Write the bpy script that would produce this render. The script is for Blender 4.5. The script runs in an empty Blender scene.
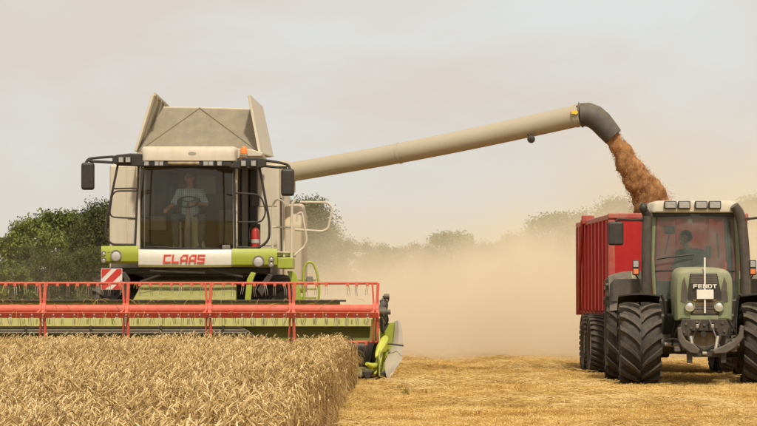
import bpy, bmesh, math, random
import numpy as np
from mathutils import Vector, Matrix, Euler, noise as mnoise

random.seed(7)
rng = np.random.default_rng(11)
scene = bpy.context.scene
COL = scene.collection
R = math.radians

# ------------------------------------------------------------------ camera, sky, sun, exposure
FPX, U0, V0, CAMZ = 2800.0, 378.5, 293.0, 1.55      # lens in photo pixels, horizon row, eye height
cam_d = bpy.data.cameras.new('camera')
cam = bpy.data.objects.new('camera', cam_d); COL.objects.link(cam)
cam_d.sensor_width = 36.0
cam_d.lens = FPX / 757.0 * 36.0
cam_d.clip_start = 0.5
cam_d.clip_end = 6000
cam.location = (0, 0, CAMZ)
cam.rotation_euler = (R(90) + math.atan((V0 - 213) / FPX), 0, 0)
scene.camera = cam

SUN_EL = R(52)
SUN_DIR = Vector((0.15, -0.8, 0.0)).normalized() * math.cos(SUN_EL) + Vector((0, 0, math.sin(SUN_EL)))
world = bpy.data.worlds.new('World'); scene.world = world
world.use_nodes = True
wn, wl = world.node_tree.nodes, world.node_tree.links
wn.clear()
w_out = wn.new('ShaderNodeOutputWorld'); w_bg = wn.new('ShaderNodeBackground')
w_sky = wn.new('ShaderNodeTexSky'); w_sky.sky_type = 'NISHITA'; w_sky.sun_disc = False
w_sky.sun_elevation = SUN_EL; w_sky.sun_rotation = math.atan2(SUN_DIR.x, SUN_DIR.y)
w_sky.dust_density = 5.0; w_sky.air_density = 1.0
w_tc = wn.new('ShaderNodeTexCoord'); w_map = wn.new('ShaderNodeMapping')
w_map.inputs['Location'].default_value = (-0.95, 0, 0)
w_map.inputs['Scale'].default_value = (7, 7, 17)
w_noise = wn.new('ShaderNodeTexNoise'); w_noise.inputs['Scale'].default_value = 1.0
w_noise.inputs['Detail'].default_value = 5; w_noise.inputs['Roughness'].default_value = 0.55
w_noise.inputs['Distortion'].default_value = 0.4
w_ramp = wn.new('ShaderNodeValToRGB')               # thin high overcast: pinkish cloud and paler blue-grey gaps
w_ramp.color_ramp.elements[0].position = 0.38; w_ramp.color_ramp.elements[0].color = (0.775, 0.70, 0.63, 1)
w_ramp.color_ramp.elements[1].position = 0.62; w_ramp.color_ramp.elements[1].color = (0.80, 0.82, 0.80, 1)
w_sep = wn.new('ShaderNodeSeparateXYZ')
w_h = wn.new('ShaderNodeMapRange'); w_h.inputs['From Min'].default_value = 0.0; w_h.inputs['From Max'].default_value = 0.07
w_warm = wn.new('ShaderNodeMix'); w_warm.data_type = 'RGBA'     # warm dusty air towards the horizon
w_warm.inputs['A'].default_value = (0.79, 0.725, 0.62, 1)
w_scale = wn.new('ShaderNodeMix'); w_scale.data_type = 'RGBA'; w_scale.blend_type = 'MULTIPLY'
w_scale.inputs['Factor'].default_value = 1.0; w_scale.inputs['B'].default_value = (0.09, 0.09, 0.09, 1)
w_mix = wn.new('ShaderNodeMix'); w_mix.data_type = 'RGBA'; w_mix.inputs['Factor'].default_value = 0.9
wl.new(w_tc.outputs['Generated'], w_map.inputs['Vector']); wl.new(w_map.outputs['Vector'], w_noise.inputs['Vector'])
wl.new(w_noise.outputs['Fac'], w_ramp.inputs['Fac'])
wl.new(w_tc.outputs['Generated'], w_sep.inputs['Vector']); wl.new(w_sep.outputs['Z'], w_h.inputs['Value'])
wl.new(w_h.outputs['Result'], w_warm.inputs['Factor']); wl.new(w_ramp.outputs['Color'], w_warm.inputs['B'])
wl.new(w_sky.outputs['Color'], w_scale.inputs['A'])
wl.new(w_scale.outputs['Result'], w_mix.inputs['A']); wl.new(w_warm.outputs['Result'], w_mix.inputs['B'])
wl.new(w_mix.outputs['Result'], w_bg.inputs['Color']); w_bg.inputs['Strength'].default_value = 1.0
wl.new(w_bg.outputs['Background'], w_out.inputs['Surface'])

sun_d = bpy.data.lights.new('sun', 'SUN'); sun_d.energy = 3.3; sun_d.angle = R(4.0); sun_d.color = (1.0, 0.92, 0.80)
sun = bpy.data.objects.new('sun', sun_d); COL.objects.link(sun)
sun.rotation_euler = SUN_DIR.to_track_quat('Z', 'Y').to_euler(); sun.location = (10, -10, 30)

vs = scene.view_settings
vs.view_transform = 'Standard'; vs.look = 'None'; vs.exposure = 0.0; vs.gamma = 1.0; vs.use_curve_mapping = False
cy = scene.cycles
cy.use_denoising = True
cy.max_bounces = 8; cy.diffuse_bounces = 3; cy.glossy_bounces = 3; cy.transmission_bounces = 4
cy.transparent_max_bounces = 12; cy.volume_bounces = 3
cy.volume_step_rate = 1.0; cy.volume_max_steps = 128
cy.sample_clamp_indirect = 6.0

# ------------------------------------------------------------------ materials
MATS = {}
def nodemat(name):
    m = bpy.data.materials.new(name); m.use_nodes = True
    nt = m.node_tree; nt.nodes.clear()
    out = nt.nodes.new('ShaderNodeOutputMaterial')
    MATS[name] = m
    return m, nt, out
DUST = (0.50, 0.38, 0.22, 1)
def paint(name, col, rough=0.45, dust=0.35, metal=0.0, nscale=3.0, bump=0.02, var=0.12, spec=0.5, streak=0.7):
    m, nt, out = nodemat(name); N, L = nt.nodes, nt.links
    b = N.new('ShaderNodeBsdfPrincipled')
    tc = N.new('ShaderNodeTexCoord')
    n1 = N.new('ShaderNodeTexNoise'); n1.inputs['Scale'].default_value = nscale; n1.inputs['Detail'].default_value = 7
    n1.inputs['Roughness'].default_value = 0.65
    L.new(tc.outputs['Object'], n1.inputs['Vector'])
    vmix = N.new('ShaderNodeMix'); vmix.data_type = 'RGBA'
    vmix.inputs['A'].default_value = tuple(c * (1 - var) for c in col) + (1,)
    vmix.inputs['B'].default_value = tuple(min(1, c * (1 + var)) for c in col) + (1,)
    L.new(n1.outputs['Fac'], vmix.inputs['Factor'])
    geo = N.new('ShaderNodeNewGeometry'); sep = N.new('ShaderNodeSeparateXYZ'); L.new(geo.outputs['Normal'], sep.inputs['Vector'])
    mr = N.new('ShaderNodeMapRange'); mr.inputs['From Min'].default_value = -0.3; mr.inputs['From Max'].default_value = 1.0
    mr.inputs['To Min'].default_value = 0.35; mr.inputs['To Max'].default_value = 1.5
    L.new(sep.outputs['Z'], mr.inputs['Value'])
    n2 = N.new('ShaderNodeTexNoise'); n2.inputs['Scale'].default_value = nscale * 2.3; n2.inputs['Detail'].default_value = 8
    n2.inputs['Roughness'].default_value = 0.7
    L.new(tc.outputs['Object'], n2.inputs['Vector'])
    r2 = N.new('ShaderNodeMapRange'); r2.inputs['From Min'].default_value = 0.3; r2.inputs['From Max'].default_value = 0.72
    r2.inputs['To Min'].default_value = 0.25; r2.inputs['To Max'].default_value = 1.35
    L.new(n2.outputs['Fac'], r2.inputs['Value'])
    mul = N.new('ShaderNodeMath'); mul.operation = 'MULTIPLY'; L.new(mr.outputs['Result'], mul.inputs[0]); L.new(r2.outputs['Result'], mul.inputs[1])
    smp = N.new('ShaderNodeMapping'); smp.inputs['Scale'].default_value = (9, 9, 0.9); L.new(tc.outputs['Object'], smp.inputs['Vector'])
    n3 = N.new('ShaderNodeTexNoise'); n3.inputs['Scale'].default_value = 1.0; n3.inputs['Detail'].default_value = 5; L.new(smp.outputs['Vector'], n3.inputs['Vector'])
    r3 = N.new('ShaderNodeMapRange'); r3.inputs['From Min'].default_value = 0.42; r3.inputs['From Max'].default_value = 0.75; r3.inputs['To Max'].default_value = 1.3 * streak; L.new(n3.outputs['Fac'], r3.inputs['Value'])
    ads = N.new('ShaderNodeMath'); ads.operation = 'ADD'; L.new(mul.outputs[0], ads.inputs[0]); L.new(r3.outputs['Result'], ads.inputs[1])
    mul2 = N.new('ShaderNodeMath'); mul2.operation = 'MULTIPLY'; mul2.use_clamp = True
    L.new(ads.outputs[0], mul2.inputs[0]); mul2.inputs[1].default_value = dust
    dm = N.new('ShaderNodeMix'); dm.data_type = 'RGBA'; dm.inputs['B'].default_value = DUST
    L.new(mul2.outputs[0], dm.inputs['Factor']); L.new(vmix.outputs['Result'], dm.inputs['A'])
    L.new(dm.outputs['Result'], b.inputs['Base Color'])
    rm = N.new('ShaderNodeMapRange'); rm.inputs['To Min'].default_value = rough; rm.inputs['To Max'].default_value = 0.9
    L.new(mul2.outputs[0], rm.inputs['Value']); L.new(rm.outputs['Result'], b.inputs['Roughness'])
    b.inputs['Metallic'].default_value = metal; b.inputs['Specular IOR Level'].default_value = spec
    if bump:
        bp = N.new('ShaderNodeBump'); bp.inputs['Strength'].default_value = 0.25; bp.inputs['Distance'].default_value = bump
        L.new(n2.outputs['Fac'], bp.inputs['Height']); L.new(bp.outputs['Normal'], b.inputs['Normal'])
    L.new(b.outputs['BSDF'], out.inputs['Surface'])
    return m

def glass(name, tint, film=0.05, filmcol=(0.5, 0.42, 0.3)):
    m, nt, out = nodemat(name); N, L = nt.nodes, nt.links
    tr = N.new('ShaderNodeBsdfTransparent'); tr.inputs['Color'].default_value = tint + (1,)
    gl = N.new('ShaderNodeBsdfGlossy'); gl.inputs['Roughness'].default_value = 0.03
    fr = N.new('ShaderNodeFresnel'); fr.inputs['IOR'].default_value = 1.45
    mx = N.new('ShaderNodeMixShader'); L.new(fr.outputs['Fac'], mx.inputs['Fac']); L.new(tr.outputs['BSDF'], mx.inputs[1]); L.new(gl.outputs['BSDF'], mx.inputs[2])
    df = N.new('ShaderNodeBsdfDiffuse'); df.inputs['Color'].default_value = filmcol + (1,)
    tc = N.new('ShaderNodeTexCoord'); n = N.new('ShaderNodeTexNoise'); n.inputs['Scale'].default_value = 3; n.inputs['Detail'].default_value = 6
    L.new(tc.outputs['Object'], n.inputs['Vector'])
    mr = N.new('ShaderNodeMapRange'); mr.inputs['From Min'].default_value = 0.3; mr.inputs['From Max'].default_value = 0.7
    mr.inputs['To Min'].default_value = film * 0.4; mr.inputs['To Max'].default_value = film * 1.6
    L.new(n.outputs['Fac'], mr.inputs['Value'])
    m2 = N.new('ShaderNodeMixShader'); L.new(mr.outputs['Result'], m2.inputs['Fac']); L.new(mx.outputs['Shader'], m2.inputs[1]); L.new(df.outputs['BSDF'], m2.inputs[2])
    L.new(m2.outputs['Shader'], out.inputs['Surface'])
    return m

def plant(name, cols, nscale, trans=0.25, rough=0.7, var_attr=None, tip=None):
    """straw / leaf material: colour spread by instance or position noise, some light let through"""
    m, nt, out = nodemat(name); N, L = nt.nodes, nt.links
    tc = N.new('ShaderNodeTexCoord'); geo = N.new('ShaderNodeNewGeometry')
    n = N.new('ShaderNodeTexNoise'); n.inputs['Scale'].default_value = nscale; n.inputs['Detail'].default_value = 3
    if var_attr == 'instance':
        oi = N.new('ShaderNodeObjectInfo')
        L.new(geo.outputs['Position'], n.inputs['Vector'])
        ad = N.new('ShaderNodeMath'); ad.operation = 'MULTIPLY_ADD'
        L.new(oi.outputs['Random'], ad.inputs[0]); ad.inputs[1].default_value = 0.45
        sb = N.new('ShaderNodeMath'); sb.operation = 'SUBTRACT'; L.new(n.outputs['Fac'], sb.inputs[0]); sb.inputs[1].default_value = 0.22
        L.new(sb.outputs[0], ad.inputs[2]); fac = ad.outputs[0]
    elif var_attr == 'island':
        L.new(tc.outputs['Object'], n.inputs['Vector'])
        ad = N.new('ShaderNodeMath'); ad.operation = 'MULTIPLY_ADD'
        L.new(geo.outputs['Random Per Island'], ad.inputs[0]); ad.inputs[1].default_value = 0.4
        sb = N.new('ShaderNodeMath'); sb.operation = 'SUBTRACT'; L.new(n.outputs['Fac'], sb.inputs[0]); sb.inputs[1].default_value = 0.2
        L.new(sb.outputs[0], ad.inputs[2]); fac = ad.outputs[0]
    else:
        L.new(tc.outputs['Object'], n.inputs['Vector']); fac = n.outputs['Fac']
    rp = N.new('ShaderNodeValToRGB')
    els = rp.color_ramp.elements
    els[0].position = 0.25; els[0].color = cols[0] + (1,)
    els[1].position = 0.75; els[1].color = cols[-1] + (1,)
    for k, c in enumerate(cols[1:-1]):
        e = els.new(0.25 + 0.5 * (k + 1) / (len(cols) - 1)); e.color = c + (1,)
    L.new(fac, rp.inputs['Fac'])
    b = N.new('ShaderNodeBsdfPrincipled'); b.inputs['Roughness'].default_value = rough; b.inputs['Specular IOR Level'].default_value = 0.25
    L.new(rp.outputs['Color'], b.inputs['Base Color'])
    tl = N.new('ShaderNodeBsdfTranslucent'); L.new(rp.outputs['Color'], tl.inputs['Color'])
    mx = N.new('ShaderNodeMixShader'); mx.inputs['Fac'].default_value = trans
    L.new(b.outputs['BSDF'], mx.inputs[1]); L.new(tl.outputs['BSDF'], mx.inputs[2])
    L.new(mx.outputs['Shader'], out.inputs['Surface'])
    return m

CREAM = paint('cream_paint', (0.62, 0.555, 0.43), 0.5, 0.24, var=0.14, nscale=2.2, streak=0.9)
CREAM_D = paint('cream_dusty_paint', (0.50, 0.43, 0.31), 0.6, 0.45, nscale=2.0, var=0.22)
TANKP = paint('tank_sheet', (0.20, 0.168, 0.115), 0.6, 0.14, nscale=2.6, var=0.35)
SEED = paint('seed_green_paint', (0.34, 0.40, 0.025), 0.4, 0.14)
SEED_D = paint('seed_green_dusty', (0.25, 0.275, 0.03), 0.55, 0.27, nscale=4)
WHITEP = paint('white_paint', (0.72, 0.68, 0.58), 0.35, 0.14)
REEL = paint('reel_red_paint', (0.64, 0.075, 0.040), 0.55, 0.17, nscale=6, var=0.22)
AUGP = paint('auger_paint', (0.43, 0.375, 0.275), 0.5, 0.2, nscale=1.5, var=0.1)
REDL = paint('red_lettering', (0.62, 0.05, 0.03), 0.4, 0.08)
TRED = paint('trailer_red_paint', (0.43, 0.014, 0.014), 0.55, 0.025, var=0.14, spec=0.25)
TRED_D = paint('trailer_red_worn', (0.40, 0.03, 0.03), 0.5, 0.25)
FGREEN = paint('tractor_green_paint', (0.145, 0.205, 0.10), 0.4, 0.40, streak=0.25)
BLACK = paint('black_plastic', (0.016, 0.015, 0.014), 0.5, 0.07, streak=0.15)
BLACKM = paint('black_metal', (0.020, 0.017, 0.014), 0.5, 0.14, streak=0.15)
GREYP = paint('grey_plastic', (0.15, 0.14, 0.125), 0.5, 0.3, streak=0.2)
GREYM = paint('grey_metal', (0.35, 0.33, 0.29), 0.4, 0.3, metal=0.5)
STEEL = paint('worn_steel', (0.42, 0.38, 0.32), 0.35, 0.25, metal=0.7)
TYRE = paint('tyre_rubber', (0.018, 0.016, 0.014), 0.75, 0.12, nscale=5, streak=0.0)
LUGM = paint('dusty_lug', (0.022, 0.020, 0.018), 0.75, 0.16, nscale=6, streak=0.0)
STACK = paint('sooty_stack', (0.035, 0.030, 0.026), 0.5, 0.16, streak=0.3)
DGREY = paint('dark_grey_plastic', (0.05, 0.045, 0.04), 0.5, 0.22, streak=0.2)
RUBBER = paint('spout_rubber', (0.045, 0.042, 0.037), 0.6, 0.16, streak=0.2)
RIMRED = paint('rim_red', (0.38, 0.07, 0.04), 0.5, 0.4)
RUST = paint('rusty_underside', (0.10, 0.06, 0.03), 0.8, 0.5)
SIDEW = paint('shield_grey', (0.46, 0.42, 0.33), 0.5, 0.35)
YGREEN = paint('bright_divider', (0.58, 0.60, 0.04), 0.45, 0.16, streak=0.3)
DEFL = paint('dusty_deflector', (0.30, 0.31, 0.04), 0.55, 0.28, nscale=5)
ORANGE = paint('beacon_orange', (0.85, 0.22, 0.02), 0.25, 0.08, bump=0)
AMBER = paint('amber_lens', (0.8, 0.20, 0.04), 0.25, 0.1, bump=0)
LENS = paint('lamp_lens', (0.42, 0.40, 0.36), 0.15, 0.15, metal=0.25, nscale=40, var=0.6, bump=0)
CHROME = paint('lamp_reflector', (0.62, 0.60, 0.54), 0.3, 0.12, metal=0.4, nscale=25, var=0.3, bump=0)
PLATE = paint('number_plate', (0.78, 0.74, 0.64), 0.4, 0.12, bump=0)
YELLOW = paint('yellow_sticker', (0.75, 0.52, 0.03), 0.45, 0.1, bump=0)
REDX = paint('extinguisher_red', (0.55, 0.02, 0.02), 0.3, 0.08, bump=0)
SKIN = paint('skin', (0.42, 0.22, 0.14), 0.5, 0.0, bump=0, spec=0.3)
HAIRM = paint('grey_hair', (0.16, 0.13, 0.10), 0.7, 0.0, nscale=30, bump=0.003)
HAIRD = paint('dark_hair', (0.03, 0.022, 0.016), 0.7, 0.0, nscale=30, bump=0.003)
JEANS = paint('blue_trousers', (0.055, 0.08, 0.11), 0.85, 0.12, nscale=12, bump=0.004, spec=0.2)
SHIRTD = paint('dark_shirt', (0.045, 0.05, 0.045), 0.85, 0.05, nscale=12, bump=0.004, spec=0.2)
SEATM = paint('seat_fabric', (0.06, 0.065, 0.06), 0.85, 0.2)
SEATG = paint('grey_green_cover', (0.30, 0.32, 0.24), 0.8, 0.3)
INTER = paint('cab_interior', (0.14, 0.12, 0.085), 0.8, 0.12)
GLASS_C = glass('tinted_windscreen', (0.97, 0.98, 0.92), 0.012)
GLASS_T = glass('clear_windscreen', (0.88, 0.93, 0.88), 0.19, (0.34, 0.37, 0.31))
GLASS_S = glass('side_glass', (0.72, 0.76, 0.70), 0.07)

def shirt_plaid():
    m, nt, out = nodemat('plaid_shirt'); N, L = nt.nodes, nt.links
    tc = N.new('ShaderNodeTexCoord'); sp = N.new('ShaderNodeSeparateXYZ'); L.new(tc.outputs['Object'], sp.inputs['Vector'])
    facs = []
    for ax, per in (('X', 26.0), ('Z', 26.0)):
        f = N.new('ShaderNodeMath'); f.operation = 'MULTIPLY'; L.new(sp.outputs[ax], f.inputs[0]); f.inputs[1].default_value = per
        fr = N.new('ShaderNodeMath'); fr.operation = 'FRACT'; L.new(f.outputs[0], fr.inputs[0])
        g = N.new('ShaderNodeMath'); g.operation = 'GREATER_THAN'; L.new(fr.outputs[0], g.inputs[0]); g.inputs[1].default_value = 0.62
        facs.append(g)
    ad = N.new('ShaderNodeMath'); ad.operation = 'ADD'; L.new(facs[0].outputs[0], ad.inputs[0]); L.new(facs[1].outputs[0], ad.inputs[1])
    hf = N.new('ShaderNodeMath'); hf.operation = 'MULTIPLY'; L.new(ad.outputs[0], hf.inputs[0]); hf.inputs[1].default_value = 0.5
    rp = N.new('ShaderNodeValToRGB'); rp.color_ramp.elements[0].color = (0.58, 0.67, 0.74, 1); rp.color_ramp.elements[1].color = (0.16, 0.25, 0.36, 1)
    L.new(hf.outputs[0], rp.inputs['Fac'])
    b = N.new('ShaderNodeBsdfPrincipled'); b.inputs['Roughness'].default_value = 0.85; L.new(rp.outputs['Color'], b.inputs['Base Color'])
    L.new(b.outputs['BSDF'], out.inputs['Surface'])
    return m
PLAID = shirt_plaid()

# ------------------------------------------------------------------ mesh helpers
class MB:
    def __init__(self): self.v = []; self.f = []
    def add(self, vs_, fs):
        o = len(self.v); self.v.extend(tuple(p) for p in vs_); self.f.extend([tuple(i + o for i in f) for f in fs]); return self
    def hexa(self, p):          # 8 corners: bottom ring 0-3, top ring 4-7
        return self.add(p, [(0, 3, 2, 1), (4, 5, 6, 7), (0, 1, 5, 4), (1, 2, 6, 5), (2, 3, 7, 6), (3, 0, 4, 7)])
    def box(self, x0, x1, y0, y1, z0, z1):
        return self.hexa([(x0, y0, z0), (x1, y0, z0), (x1, y1, z0), (x0, y1, z0), (x0, y0, z1), (x1, y0, z1), (x1, y1, z1), (x0, y1, z1)])
    def prism(self, poly, axis, a0, a1):        # poly of 2D points extruded along axis
        def mk(p, a):
            return {'x': (a, p[0], p[1]), 'y': (p[0], a, p[1]), 'z': (p[0], p[1], a)}[axis]
        n = len(poly)
        vs_ = [mk(p, a0) for p in poly] + [mk(p, a1) for p in poly]
        fs = [tuple(range(n))[::-1], tuple(range(n, 2 * n))] + [(i, (i + 1) % n, n + (i + 1) % n, n + i) for i in range(n)]
        return self.add(vs_, fs)
    def tube(self, pts, r, n=8, cap=True, closed=False):
        pts = [Vector(p) for p in pts]; m = len(pts)
        rs = r if isinstance(r, (list, tuple)) else [r] * m
        up = None; base = len(self.v); vs_, fs = [], []
        for i, p in enumerate(pts):
            if closed: t = pts[(i + 1) % m] - pts[i - 1]
            else: t = pts[min(i + 1, m - 1)] - pts[max(i - 1, 0)]
            t.normalize()
            if up is None:
                up = Vector((0, 0, 1)) if abs(t.z) < 0.9 else Vector((1, 0, 0))
            sd = t.cross(up).normalized(); up = sd.cross(t).normalized()
            for k in range(n):
                a = 2 * math.pi * (k + 0.5) / n
                vs_.append(p + (sd * math.cos(a) + up * math.sin(a)) * rs[i])
        for i in range(m - 1 + (1 if closed else 0)):
            j = (i + 1) % m
            for k in range(n):
                k2 = (k + 1) % n
                fs.append((i * n + k, i * n + k2, j * n + k2, j * n + k))
        if cap and not closed:
            fs.append(tuple(range(n))[::-1]); fs.append(tuple(range((m - 1) * n, m * n)))
        return self.add(vs_, fs)
    def lathe(self, prof, c, axis='x', n=24, closed=False):     # prof: (along axis, radius)
        vs_, fs = [], []; m = len(prof)
        for (a, r) in prof:
            for k in range(n):
                t = 2 * math.pi * k / n; q, s = r * math.cos(t), r * math.sin(t)
                p = {'x': (a, q, s), 'y': (s, a, q), 'z': (q, s, a)}[axis]
                vs_.append((p[0] + c[0], p[1] + c[1], p[2] + c[2]))
        for i in range(m - 1 + (1 if closed else 0)):
            j = (i + 1) % m
            for k in range(n):
                k2 = (k + 1) % n; fs.append((i * n + k, i * n + k2, j * n + k2, j * n + k))
        if not closed:
            fs.append(tuple(range(n))[::-1]); fs.append(tuple(range((m - 1) * n, m * n)))
        return self.add(vs_, fs)
    def ball(self, c, rx, ry=None, rz=None, n=12, m=8):
        ry = rx if ry is None else ry; rz = rx if rz is None else rz
        vs_ = [(c[0], c[1], c[2] - rz)]; fs = []
        for i in range(1, m):
            t = -math.pi / 2 + math.pi * i / m
            for k in range(n):
                a = 2 * math.pi * k / n
                vs_.append((c[0] + rx * math.cos(t) * math.cos(a), c[1] + ry * math.cos(t) * math.sin(a), c[2] + rz * math.sin(t)))
        vs_.append((c[0], c[1], c[2] + rz)); last = len(vs_) - 1
        for k in range(n):
            k2 = (k + 1) % n; fs.append((0, 1 + k2, 1 + k)); fs.append((last, last - n + k, last - n + k2))
        for i in range(m - 2):
            for k in range(n):
                k2 = (k + 1) % n; a = 1 + i * n; b = a + n; fs.append((a + k, a + k2, b + k2, b + k))
        return self.add(vs_, fs)
    def sheet(self, grid, th):  # grid[row][col] of points, thickened along +/- averaged normal
        rws, cl = len(grid), len(grid[0]); P = [[Vector(p) for p in row] for row in grid]
        vs_, fs = [], []
        for s in (0.5, -0.5):
            for i in range(rws):
                for j in range(cl):
                    du = P[i][min(j + 1, cl - 1)] - P[i][max(j - 1, 0)]; dv = P[min(i + 1, rws - 1)][j] - P[max(i - 1, 0)][j]
                    n = du.cross(dv); n = n.normalized() if n.length > 1e-9 else Vector((0, 0, 1))
                    vs_.append(P[i][j] + n * th * s)
        o = rws * cl
        for i in range(rws - 1):
            for j in range(cl - 1):
                a, b, c, d = i * cl + j, i * cl + j + 1, (i + 1) * cl + j + 1, (i + 1) * cl + j
                fs.append((a, b, c, d)); fs.append((d + o, c + o, b + o, a + o))
        rim = [j for j in range(cl)] + [i * cl + cl - 1 for i in range(1, rws)] + [(rws - 1) * cl + j for j in range(cl - 2, -1, -1)] + [i * cl for i in range(rws - 2, 0, -1)]
        for k in range(len(rim)):
            a, b = rim[k], rim[(k + 1) % len(rim)]; fs.append((b, a, a + o, b + o))
        return self.add(vs_, fs)
    def mesh(self, name, mat):
        me = bpy.data.meshes.new(name); me.from_pydata(self.v, [], self.f)
        bm = bmesh.new(); bm.from_mesh(me); bmesh.ops.recalc_face_normals(bm, faces=bm.faces); bm.to_mesh(me); bm.free()
        if mat: me.materials.append(mat)
        me.polygons.foreach_set('use_smooth', [True] * len(me.polygons)); me.set_sharp_from_angle(angle=R(38))
        return me
    def build(self, name, mat, parent=None, bevel=0.0, seg=2):
        o = bpy.data.objects.new(name, self.mesh(name, mat)); COL.objects.link(o); o.parent = parent
        if bevel:
            md = o.modifiers.new('bevel', 'BEVEL'); md.width = bevel; md.segments = seg; md.limit_method = 'ANGLE'; md.angle_limit = R(35); md.harden_normals = True
        return o

def empty(name, loc=(0, 0, 0), rz=0.0, parent=None):
    o = bpy.data.objects.new(name, None); COL.objects.link(o); o.location = loc; o.rotation_euler = (0, 0, rz); o.parent = parent
    o.empty_display_size = 0.3
    return o
def tag(o, label=None, cat=None, group=None, kind=None):
    if label: o['label'] = label
    if cat: o['category'] = cat
    if group: o['group'] = group
    if kind: o['kind'] = kind
    return o
def inst(name, me, parent, loc=(0, 0, 0), rot=(0, 0, 0), scl=(1, 1, 1)):
    o = bpy.data.objects.new(name, me); COL.objects.link(o); o.parent = parent; o.location = loc; o.rotation_euler = rot; o.scale = scl
    return o
def fillet(pts, r, k=5):
    pts = [Vector(p) for p in pts]; out = [pts[0]]
    for i in range(1, len(pts) - 1):
        a, b, c = pts[i - 1], pts[i], pts[i + 1]; d1, d2 = a - b, c - b
        rr = min(r, d1.length * 0.45, d2.length * 0.45); p0 = b + d1.normalized() * rr; p2 = b + d2.normalized() * rr
        for q in range(k + 1):
            t = q / k; out.append(p0 * (1 - t) ** 2 + b * 2 * t * (1 - t) + p2 * t * t)
    out.append(pts[-1]); return out

class Frame:
    """turns measurements taken in the photograph, at a chosen real distance, into a machine's own metres"""
    def __init__(s, x0, y0, yaw=0.0): s.x0, s.y0, s.yaw = x0, y0, yaw
    def x(s, u, d): return (u - U0) * d / FPX - s.x0 - (d - s.y0) * math.sin(s.yaw)
    def z(s, v, d): return CAMZ - (v - V0) * d / FPX
    def y(s, d): return d - s.y0
    def p(s, u, v, d): return (s.x(u, d), s.y(d), s.z(v, d))
    def pts(s, l): return [s.p(*q) for q in l]
    def poly(s, l, d): return [(s.x(u, d), s.z(v, d)) for u, v in l]
    def plate(s, mb, l, d, th): return mb.prism(s.poly(l, d), 'y', s.y(d), s.y(d) + th)
    def box(s, mb, u0, u1, v0, v1, d, d2): return mb.box(s.x(u0, d), s.x(u1, d), s.y(d), s.y(d2), s.z(v1, d), s.z(v0, d))

# ------------------------------------------------------------------ ground
def ground_mat():
    m, nt, out = nodemat('stubble_soil'); N, L = nt.nodes, nt.links
    tc = N.new('ShaderNodeTexCoord')
    n = N.new('ShaderNodeTexNoise'); n.inputs['Scale'].default_value = 9; n.inputs['Detail'].default_value = 10; n.inputs['Roughness'].default_value = 0.75
    L.new(tc.outputs['Object'], n.inputs['Vector'])
    n2 = N.new('ShaderNodeTexNoise'); n2.inputs['Scale'].default_value = 0.6; n2.inputs['Detail'].default_value = 4
    L.new(tc.outputs['Object'], n2.inputs['Vector'])
    rp = N.new('ShaderNodeValToRGB'); e = rp.color_ramp.elements
    e[0].position = 0.32; e[0].color = (0.28, 0.16, 0.05, 1); e[1].position = 0.66; e[1].color = (0.68, 0.45, 0.14, 1)
    L.new(n.outputs['Fac'], rp.inputs['Fac'])
    mx = N.new('ShaderNodeMix'); mx.data_type = 'RGBA'; mx.blend_type = 'MULTIPLY'; mx.inputs['Factor'].default_value = 0.5
    rp2 = N.new('ShaderNodeValToRGB'); rp2.color_ramp.elements[0].position = 0.35; rp2.color_ramp.elements[1].position = 0.65
    rp2.color_ramp.elements[0].color = (0.62, 0.56, 0.45, 1); rp2.color_ramp.elements[1].color = (1, 1, 1, 1)
    L.new(n2.outputs['Fac'], rp2.inputs['Fac']); L.new(rp.outputs['Color'], mx.inputs['A']); L.new(rp2.outputs['Color'], mx.inputs['B'])
    b = N.new('ShaderNodeBsdfPrincipled'); b.inputs['Roughness'].default_value = 0.95; b.inputs['Specular IOR Level'].default_value = 0.1
    L.new(mx.outputs['Result'], b.inputs['Base Color'])
    bp = N.new('ShaderNodeBump'); bp.inputs['Strength'].default_value = 0.8; bp.inputs['Distance'].default_value = 0.05
    L.new(n.outputs['Fac'], bp.inputs['Height']); L.new(bp.outputs['Normal'], b.inputs['Normal'])
    L.new(b.outputs['BSDF'], out.inputs['Surface'])
    return m
GROUND = ground_mat()
g = MB(); g.add([(-900, -40, 0), (900, -40, 0), (900, 2500, 0), (-900, 2500, 0)], [(0, 1, 2, 3)])
ground = g.build('ground', GROUND); tag(ground, 'golden stubble field ground', kind='structure')

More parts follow.
